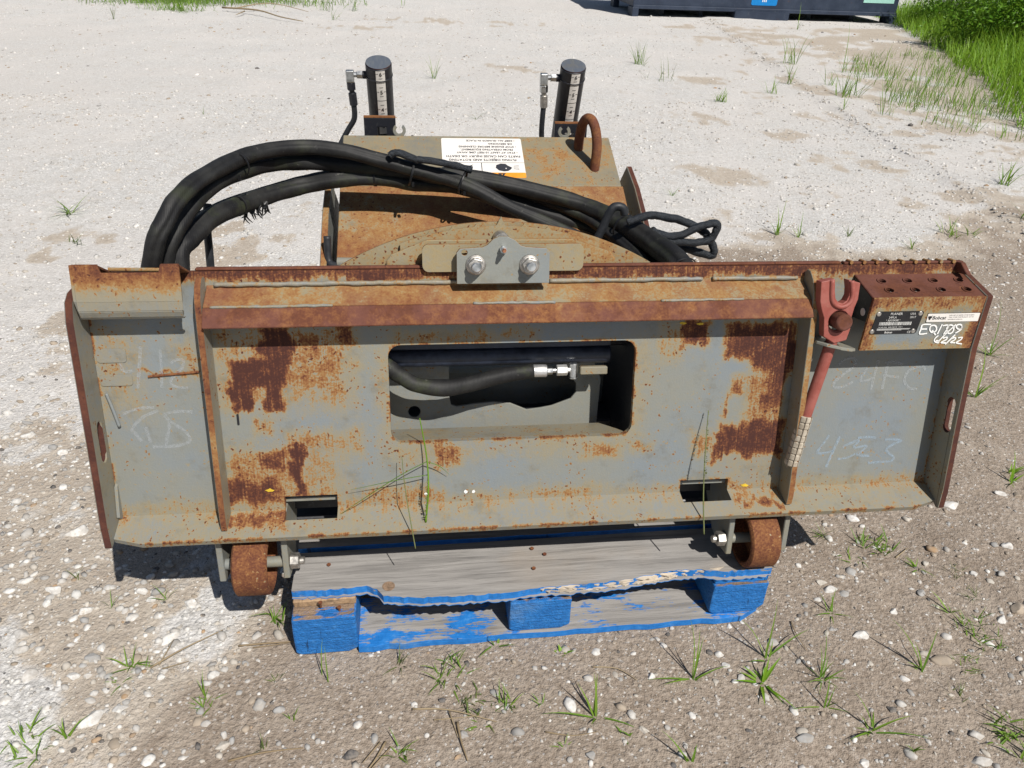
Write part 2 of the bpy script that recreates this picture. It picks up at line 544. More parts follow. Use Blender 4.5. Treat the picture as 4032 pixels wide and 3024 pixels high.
def dirt_amount(x, y):
    x = np.asarray(x, float); y = np.asarray(y, float)
    n = fbm(x * 3.1 + 40, y * 3.1 + 9, 5) - .5
    n2 = fbm(x * 9 + 4, y * 9 + 77, 4) - .5
    d = 1.1 * sstep(inpoly_soft(x, y, DIRT) + n * .7 + n2 * .3, -.22, .26)
    d = np.maximum(d, .62 * sstep(inpoly_soft(x, y, DIRT_L) * .7 + n * .9 + n2 * .9, -.10, .22))
    d = np.maximum(d, .58 * sstep(inpoly_soft(x, y, DIRT_H) * .6 + n * 1.1 + n2 * .8, .02, .25))
    d = np.maximum(d, .56 * sstep(inpoly_soft(x, y, DIRT_F) * .4 + n * 2.2 + n2 * 1.5, -.15, .6))
    for cx, cy, rx, ry in ((2.35, 6.3, .28, .30), (2.75, 5.7, .3, .25), (2.0, 4.65, .36, .22), (2.35, 4.2, .3, .3), (2.9, 8.0, .4, .3), (1.25, 3.55, .45, .45),
                           (-1.15, 2.55, .12, .1), (-1.62, 3.65, .2, .12), (-3.1, 4.9, .25, .2), (0.9, 8.6, .5, .3), (-.5, 11.8, 1.0, .35), (.6, 12.8, 1.1, .5), (4.3, 11.6, .8, .5), (5.6, 12.6, 1.6, .8), (7.0, 12.4, 1.5, .9)):
        q = 1 - np.hypot((x - cx) / rx, (y - cy) / ry)
        d = np.maximum(d, .50 * sstep(q + n * 3.0 + n2 * 2.5, 0, 1.3))
    return d
def gh(x, y):
    x = np.asarray(x, float); y = np.asarray(y, float)
    dist = np.hypot(x, y)
    fade = np.clip(60 / (dist + 1), 0, 1)
    h = (fbm(x * 1.3, y * 1.3, 3) - .5) * .028 + (fbm(x * 7, y * 7, 4) - .5) * .014 + (fbm(x * 31, y * 31, 3) - .5) * .006
    pal = sstep(np.maximum(np.abs(x - .23) - .52, np.abs(y - 1.74) - .63), .0, .35)
    h = h * (0.12 + .88 * pal) * fade
    cx = crack_x(np.clip(y, 3.5, 14.5))
    on = ((y > 3.2) & (y < 14.6)).astype(float)
    h = h + on * sstep(x - cx, -.012, .025) * (1 - sstep(x - cx, .2, 1.6)) * .020
    return h
def axis(lo, a, b, hi, st, g):
    v = list(np.arange(a, b, st)); s = st
    while v[-1] < hi: s *= g; v.append(v[-1] + s)
    s = st; w = [a]
    while w[-1] > lo: s *= g; w.append(w[-1] - s)
    return np.array(w[1:][::-1] + v)
gx = axis(-300, -1.35, 1.9, 300, .0125, 1.033)
gy = axis(-60, .72, 2.3, 400, .0125, 1.024)
X, Y = np.meshgrid(gx, gy)
Zg = gh(X, Y)
nx, ny = len(gx), len(gy)
def fast_mesh(name, verts, faces, nside):
    me = bpy.data.meshes.new(name)
    nv, nf = len(verts), len(faces)
    me.vertices.add(nv); me.vertices.foreach_set('co', np.asarray(verts, np.float32).ravel())
    me.loops.add(nf * nside); me.loops.foreach_set('vertex_index', np.asarray(faces, np.int32).ravel())
    me.polygons.add(nf)
    me.polygons.foreach_set('loop_start', np.arange(0, nf * nside, nside, dtype=np.int32))
    me.polygons.foreach_set('loop_total', np.full(nf, nside, np.int32))
    me.update(calc_edges=True)
    return me
idx = np.arange(nx * ny).reshape(ny, nx)
quads = np.stack([idx[:-1, :-1], idx[:-1, 1:], idx[1:, 1:], idx[1:, :-1]], -1).reshape(-1, 4)
me = fast_mesh('ground', np.stack([X, Y, Zg], -1).reshape(-1, 3), quads, 4)
at = me.attributes.new('dirt', 'FLOAT', 'POINT')
at.data.foreach_set('value', dirt_amount(X, Y).astype(np.float32).ravel())
me.polygons.foreach_set('use_smooth', [True] * len(me.polygons))

def ground_mat():
    t = NT('limestone_and_dirt')
    P = t.tc.outputs['Object']
    a = t.n('ShaderNodeAttribute', attribute_name='dirt')
    n1 = t.noise(9, 6, .65); n2 = t.noise(85, 4, .7); n3 = t.noise(420, 2, .6)
    n4 = t.noise(1.1, 5, .6); n5 = t.noise(34, 3, .75)
    d = t.step(t.math('ADD', a.outputs['Fac'], t.math('ADD', t.math('MULTIPLY', t.math('SUBTRACT', n1, .5), .55), t.math('ADD', t.math('MULTIPLY', t.math('SUBTRACT', n2, .5), .7), t.math('MULTIPLY', t.math('SUBTRACT', n5, .5), .7)))), .50, .92)
    v1 = t.voro(95.0); v2 = t.voro(230.0)
    s1 = t.n('ShaderNodeSeparateColor'); t.t.links.new(v1.outputs['Color'], s1.inputs[0])
    s2 = t.n('ShaderNodeSeparateColor'); t.t.links.new(v2.outputs['Color'], s2.inputs[0])
    lime = t.ramp(s1.outputs[0], [(0.0, (.50, .49, .47)), (.35, (.62, .61, .59)), (.8, (.69, .68, .665)), (1.0, (.80, .79, .775))])
    lime2 = t.ramp(s2.outputs[1], [(0.0, (.53, .515, .49)), (.5, (.63, .62, .60)), (1.0, (.76, .75, .735))])
    lime = t.mix(t.step(n1, .40, .60), lime, lime2)
    lime = t.mix(t.step(v1.outputs['Distance'], .30, .60, 0, .40), lime, (.38, .36, .335))
    lime = t.mix(t.step(n1, .50, .68, 0, .45), lime, (.50, .455, .40))
    lime = t.mix(t.step(n4, .42, .64, 0, .60), lime, (.63, .60, .57))
    lime = t.mix(t.step(t.noise(.35, 4, .6), .44, .62, 0, .5), lime, (.58, .55, .52))
    lime = t.mix(t.step(n5, .54, .70, 0, .42), lime, (.34, .325, .30))
    lime = t.mix(t.step(n5, .44, .30, 0, .5), lime, (.80, .79, .775))
    lime = t.mix(t.math('MULTIPLY', t.step(t.math('ADD', a.outputs['Fac'], t.math('MULTIPLY', t.math('SUBTRACT', t.math('ADD', n1, n5), 1.0), .5)), .10, .42), .82), lime, t.mix(t.step(n5, .35, .65), (.37, .305, .235), (.52, .455, .375)))
    soil = t.ramp(n2, [(.26, (.175, .138, .105)), (.44, (.285, .233, .186)), (.58, (.355, .297, .243)), (.75, (.47, .41, .35))])
    soil = t.mix(t.step(n1, .48, .68, 0, .55), soil, (.40, .342, .283))
    soil = t.mix(t.step(t.noise(4.2, 5, .6), .52, .70, 0, .5), soil, (.215, .17, .132))
    soil = t.mix(t.step(s2.outputs[0], .94, .99, 0, .55), soil, lime2)
    soil = t.mix(t.step(n3, .60, .72, 0, .6), soil, (.14, .115, .09))
    col = t.mix(d, lime, soil)
    hl = t.math('ADD', t.math('MULTIPLY', t.math('SUBTRACT', 1.0, v1.outputs['Distance']), 1.0), t.math('MULTIPLY', t.math('SUBTRACT', 1.0, v2.outputs['Distance']), .5))
    hd = t.math('ADD', t.math('MULTIPLY', n2, 2.2), t.math('MULTIPLY', n3, .8))
    return t.surf(col, .95, normal=t.bump(t.math('ADD', t.math('MULTIPLY', hl, .6), t.math('MULTIPLY', hd, .6)), .8, .006), spec=.12)
GROUND_MAT = ground_mat()
link('ground', me, GROUND_MAT, kind='structure', label='pale crushed limestone yard turning to brown sandy dirt in front')

# ------------------------------------------------------------------ gravel
def ico(sub):
    bm = bmesh.new(); bmesh.ops.create_icosphere(bm, subdivisions=sub, radius=1.0)
    v = np.array([p.co for p in bm.verts]); f = np.array([[q.index for q in p.verts] for p in bm.faces]); bm.free()
    return v, f
ICO = {1: ico(1), 2: ico(2)}
PAL = np.array([(.68, .67, .645), (.52, .485, .43), (.36, .36, .355), (.38, .315, .245), (.38, .255, .15), (.075, .075, .08), (.52, .505, .48)])
def pebbles(xs, ys, sizes, sub, w, seed):
    r = np.random.default_rng(seed)
    V, Fc = ICO[sub]
    n, k = len(xs), len(V)
    sc = sizes[:, None] * np.stack([r.uniform(.75, 1.35, n), r.uniform(.6, 1.0, n), r.uniform(.40, .75, n)], -1)
    P = V[None] * (1 + r.uniform(-.20, .20, (n, k, 1))) * sc[:, None, :]
    t = r.uniform(-.35, .35, n); c, s = np.cos(t)[:, None], np.sin(t)[:, None]
    x, z = P[..., 0] * c - P[..., 2] * s, P[..., 0] * s + P[..., 2] * c
    a = r.uniform(0, 6.283, n); c, s = np.cos(a)[:, None], np.sin(a)[:, None]
    x, y = x * c - P[..., 1] * s, x * s + P[..., 1] * c
    base = gh(xs, ys) + sc[:, 2] * r.uniform(-.50, .30, n)
    V3 = np.stack([x + xs[:, None], y + ys[:, None], z + base[:, None]], -1).reshape(-1, 3)
    F3 = (Fc[None] + (np.arange(n) * k)[:, None, None]).reshape(-1, 3)
    ci = r.choice(len(PAL), n, p=w)
    colr = PAL[ci] * r.uniform(.74, 1.08, (n, 1))
    return V3, F3, np.repeat(colr, k, 0)
def sample(n, y0, y1, dens, seed):
    r = np.random.default_rng(seed)
    ys = y0 + (y1 - y0) * r.random(n) ** .8
    lo, hi = -.43 * ys - .75, .75 * ys + 1.0
    xs = lo + (hi - lo) * r.random(n)
    keep = r.random(n) < dens(xs, ys)
    blocked = (np.abs(xs - .23) < .52) & (ys > 1.16) & (ys < 2.36)
    keep &= ~blocked
    return xs[keep], ys[keep]
def clump(x, y, s=4.0):
    return .35 + 1.3 * np.clip(fbm(x * s, y * s + 31, 3) - .25, 0, .6)
def stone_mat():
    t = NT('pebble')
    a = t.n('ShaderNodeAttribute', attribute_name='tone')
    n = t.noise(90, 5, .65)
    c = t.mix(t.step(n, .32, .68, 0, .55), a.outputs['Color'], (.30, .262, .22))
    return t.surf(c, .85, normal=t.bump(n, .3, .002), spec=.25)
STONE_MAT = stone_mat()
W_LIME = [.60, .18, .06, .05, .01, .005, .095]
W_DIRT = [.20, .20, .22, .10, .02, .08, .18]
def gravel(name, label, sets):
    Vs, Fs, Cs, o = [], [], [], 0
    for v, f, c in sets:
        Vs.append(v); Fs.append(f + o); Cs.append(c); o += len(v)
    me = fast_mesh(name, np.concatenate(Vs), np.concatenate(Fs), 3)
    C = np.concatenate(Cs)
    at = me.attributes.new('tone', 'FLOAT_COLOR', 'POINT')
    at.data.foreach_set('color', np.concatenate([C, np.ones((len(C), 1))], 1).astype(np.float32).ravel())
    return link(name, me, STONE_MAT, kind='stuff', label=label, cat='gravel')
sets_l, sets_d = [], []
def lime_d(x, y): return (1 - dirt_amount(x, y)) * clump(x, y)
def mix_d(x, y):
    d = dirt_amount(x, y)
    near_edge = np.clip(1 - np.abs(d - .48) * 2.0, 0, 1)
    return np.clip((.55 * d + .9 * near_edge * (x < 0)) * clump(x, y, 3), 0, 1)
xs, ys = sample(30000, .70, 2.7, lime_d, 1); sets_l.append(pebbles(xs, ys, rng.lognormal(np.log(.0034), .48, len(xs)), 1, W_LIME, 21))
xs, ys = sample(30000, .70, 2.7, mix_d, 2); sets_d.append(pebbles(xs, ys, rng.lognormal(np.log(.0027), .48, len(xs)), 1, W_DIRT, 22))
xs, ys = sample(11000, .70, 2.6, lambda x, y: np.clip(np.where(x < -.3, 2.2, .45) * mix_d(x, y) + .12 * lime_d(x, y), 0, 1), 3)
sets_d.append(pebbles(xs, ys, np.clip(rng.lognormal(np.log(.0058), .42, len(xs)), 0, .014), 2, [.34, .22, .14, .09, .02, .04, .15], 23))
xs, ys = sample(34000, 2.5, 7.0, lambda x, y: clump(x, y, 2.2) * .9, 4); sets_l.append(pebbles(xs, ys, rng.lognormal(np.log(.0058), .40, len(xs)), 1, W_LIME, 24))
xs, ys = sample(15000, 6.0, 15, lambda x, y: clump(x, y, 1.2) * .8, 5); sets_l.append(pebbles(xs, ys, rng.lognormal(np.log(.009), .4, len(xs)), 1, W_LIME, 25))
yc = rng.uniform(3.4, 14, 900); xc = crack_x(yc) + rng.normal(0, .07, 900)
sets_l.append(pebbles(xc, yc, rng.lognormal(np.log(.008), .4, 900), 1, W_LIME, 26))
gravel('limestone_gravel', 'crushed white limestone gravel strewn over the pale yard', sets_l)
gravel('dirt_gravel', 'mixed white, tan and grey pebbles scattered over the brown dirt', sets_d)

# the larger stones, one by one: x, y, size(half), elongation, palette, label
STONES = [
 (.938, 1.21, .022, 1.5, 0, 'brightest white flat stone on the dirt, right of the pallet\'s front corner'),
 (.940, 1.071, .020, 1.3, 0, 'white wedge-shaped stone on the dirt between two thin grass sprouts at right'),
 (.705, .841, .019, 1.2, 2, 'bluish grey angular stone near the bottom edge, right of centre'),
 (1.045, .819, .020, 1.1, 6, 'pale rounded stone on the dirt near the bottom right corner'),
 (1.085, .997, .024, 1.2, 3, 'brown wedge stone beside a small grass clump at lower right'),
 (1.291, 1.089, .018, 1.3, 0, 'white stone just right of the dense grass clump at the right edge'),
 (1.016, .762, .022, 1.5, 6, 'pale elongated stone cut by the bottom edge at lower right'),
 (.61, 1.017, .014, 1.0, 0, 'white stone on the dirt left of the broad-bladed grass clump'),
 (.793, .781, .014, 1.1, 0, 'small white stone at the bottom edge, right of the bluish grey stone'),
 (.634, .985, .014, 1.0, 6, 'dull white stone touching the left side of the broad-bladed grass clump'),
 (1.058, 1.137, .013, 1.3, 0, 'white stone in the middle of the bare dirt at right, above two thin blades'),
 (.975, .952, .013, 1.1, 0, 'upright whitish stone left of the V-shaped grass sprout'),
 (.907, .885, .013, 1.0, 5, 'charcoal grey stone on the dirt below the V-shaped grass sprout'),
 (.927, 1.233, .014, 1.3, 1, 'cream stone lying against the brightest white flat stone'),
 (1.346, 1.11, .026, 1.2, 3, 'tan buff rock half out of the picture at the right edge'),
 (1.154, 1.184, .015, 1.3, 2, 'grey pointed stone on the dirt at right, above the bare patch'),
 (1.313, 1.229, .015, 1.0, 0, 'white stone in the pebbly strip at the right edge, level with the pallet top'),
 (-.527, 1.275, .021, 1.1, 0, 'big round white stone just left of the left roller\'s shadow'),
 (-.546, 1.177, .020, 1.5, 0, 'white slanting oblong stone on the dirt below the left roller shadow'),
 (-.643, .996, .024, 1.5, 0, 'largest white stone at lower left beside the grass clump'),
 (-.643, 1.315, .018, 1.3, 0, 'white stone in the pebbles right under the left plate shadow'),
 (-.741, 1.268, .019, 1.2, 0, 'white stone with a brown stained top among pebbles left of the machine'),
 (-.708, 1.099, .017, 1.2, 0, 'white stone at left, first of a pair side by side below the pebbles'),
 (-.684, 1.099, .013, 1.0, 6, 'grey-white stone at left, right-hand one of a pair side by side'),
 (-.798, 1.108, .024, 1.0, 6, 'broad pale stone sunk in the gravel near the left edge'),
 (-.683, 1.139, .020, 1.4, 2, 'flat blue-grey stone among the pebbles at lower left'),
 (-.595, 1.013, .016, 1.3, 0, 'white oval stone on bare dirt right of the largest white stone'),
 (-.638, 1.126, .012, 1.0, 0, 'small clean white stone left of the short grass tuft at lower left'),
 (-.386, .919, .014, 1.4, 1, 'yellowish stone lying alone on the sand at the lower left'),
 (-.834, 1.336, .018, 1.6, 0, 'long white stone at the far left, level with the plate\'s shadow'),
 (-.611, 1.288, .016, 1.0, 0, 'chalky white stone between two thin grass sprigs below the plate shadow'),
 (-.617, .952, .013, 1.0, 4, 'orange-brown stone on the dirt below the largest white stone'),
 (-.852, 1.212, .022, 1.2, 6, 'pale rough stone in the gravel at the left edge, above the broad sunken one'),
 (1.582, 1.511, .020, 1.3, 0, 'white stone on the dirt right of the plate\'s lower right corner'),
 (1.414, 1.476, .024, 1.9, 0, 'long white stone touching the plate\'s lower right corner in view'),
 (1.456, 1.308, .020, 1.0, 0, 'lumpy white stone on open dirt at the right, below the plate corner'),
 (1.625, 1.499, .018, 1.1, 3, 'tan pebble-rock at the right edge next to a white stone'),
 (1.218, 1.272, .013, 1.2, 1, 'cream stone just right of the small grass tuft beyond the pallet'),
 (1.254, 1.299, .012, 1.0, 3, 'caramel coloured stone in the pebbly strip right of the pallet'),
 (-.155, .88, .018, 1.2, 5, 'glossy black rock chip at the bottom, left of centre'),
 (.053, .906, .014, 1.3, 2, 'blue-grey crumbling stone at the bottom centre beside dry twigs'),
 (.042, .862, .010, 1.0, 4, 'small orange stone at the bottom centre'),
 (.401, .882, .012, 1.3, 1, 'brownish cream stone on the dirt right of the four-bladed sprout'),
 (.288, .84, .014, 1.0, 2, 'rounded grey stone at the bottom right of centre'),
 (.448, 1.002, .014, 1.0, 0, 'white stone left of the tall sprout in front of the pallet'),
 (.608, 1.046, .014, 1.0, 0, 'white stone right of the tall sprout in front of the pallet'),
 (-.85, 1.53, .030, 1.5, 0, 'large pale boulder-like stone left of the plate\'s lower left corner'),
 (-1.136, 1.959, .022, 1.3, 0, 'white stone in the brown band at the left edge of the picture'),
 (-1.01, 1.868, .019, 1.1, 0, 'white stone in the brown band midway between picture edge and plate'),
 (-1.166, 2.027, .016, 1.7, 2, 'slim blue-grey stone at the left, above the white one in the brown band'),
]
for i, (x, y, s, el, pi, lab) in enumerate(STONES):
    s *= .78
    r = random.Random(900 + i)
    bm = bmesh.new(); bmesh.ops.create_icosphere(bm, subdivisions=3, radius=1.0)
    off = Vector((r.uniform(-50, 50), r.uniform(-50, 50), 0))
    cuts = [Vector((r.uniform(-1, 1), r.uniform(-1, 1), r.uniform(-.6, 1))).normalized() for _ in range(8)]
    for vtx in bm.verts:
        p = vtx.co
        for c in cuts:
            e = p.dot(c) - .60
            if e > 0: p -= c * e * .95
        p *= 1 + .16 * mnoise.noise(p * 1.6 + off) + .05 * mnoise.noise(p * 6 + off)
        vtx.co = Vector((p.x * s * el, p.y * s * .85, p.z * s * .62))
    m_ = bpy.data.meshes.new('stone'); bm.to_mesh(m_); bm.free()
    c = PAL[pi] * r.uniform(.92, 1.08)
    at = m_.attributes.new('tone', 'FLOAT_COLOR', 'POINT')
    at.data.foreach_set('color', np.tile(np.array([*c, 1], np.float32), len(m_.vertices)))
    link('stone', m_, STONE_MAT, frame=Matrix.Translation((x, y, float(gh(x, y)) + s * .06)) @ Matrix.Rotation(r.uniform(-.6, .6), 4, 'Z') @ Matrix.Rotation(r.uniform(-.2, .2), 4, 'X'),
         smooth=True, label=lab, cat='stone', group='larger stones on the ground')

# ------------------------------------------------------------------ grass
GRASS = leaf_mat('grass_blade', (.105, .23, .026), (.20, .32, .04), .34)
GRASS_D = leaf_mat('grass_blade_dull', (.075, .135, .03), (.15, .18, .05), .25)
GRASS_B = leaf_mat('grass_blade_bright', (.13, .30, .018), (.25, .42, .03), .38)
STRAW = leaf_mat('dry_straw', (.27, .20, .12), (.38, .30, .19), .1, .7)
def blade(mb, tints, root, az, length, lean, width, droop=.6, seg=6, tint=.5):
    d = Vector((math.cos(az), math.sin(az), 0))
    side = Vector((-math.sin(az), math.cos(az), 0))
    p = Vector(root); ang = lean
    A, B, Cn = [], [], []
    for i in range(seg + 1):
        t = i / seg
        w = width * (1 - t ** 1.6) * (.55 + .45 * min(1, t * 4)) + .0002
        A.append(p + side * w * .5); B.append(p - side * w * .5); Cn.append(p - Vector((0, 0, 1)) * w * .18)
        ang2 = ang + droop * t * t
        p = p + (d * math.sin(ang2) + Vector((0, 0, 1)) * math.cos(ang2)) * (length / seg)
        if p.z < root[2] - .004: p.z = root[2] - .004 + .002
    n0 = len(mb.v)
    mb.quadstrip(A, Cn); mb.quadstrip(Cn, B)
    tints += [min(1, max(0, tint + .25 * (k % (seg + 1)) / seg)) for k in range(len(mb.v) - n0)]
def tuft(x, y, label, n=6, L=.07, lean=(.2, .9), w=.003, droop=.7, spread=.006, mat=None, blades=None, seed=0, name='grass_tuft', cat='grass', group='grass tufts in the yard'):
    r = random.Random(seed * 13 + 5)
    mb = MB(); ti = []
    z = float(gh(x, y))
    bl = blades if blades else []
    if n:
        bl = bl + [(r.uniform(0, 360), L * r.uniform(.45, 1.1), r.uniform(*lean)) for _ in range(n)]
    for az, ln, le in bl:
        q = r.uniform(0, 6.28); rad = spread * math.sqrt(r.random())
        rx, ry = rad * math.cos(q), rad * math.sin(q)
        blade(mb, ti, (rx, ry, float(gh(x + rx, y + ry)) - z - .003), math.radians(az), ln, le, w * r.uniform(.7, 1.2), droop * r.uniform(.5, 1.3), tint=r.random())
    o = link(name, mb, mat or GRASS, frame=Matrix.Translation((x, y, z)), label=label, cat=cat, group=group, recalc=False, smooth=True)
    at = o.data.attributes.new('tint', 'FLOAT', 'POINT'); at.data.foreach_set('value', ti)
    return o
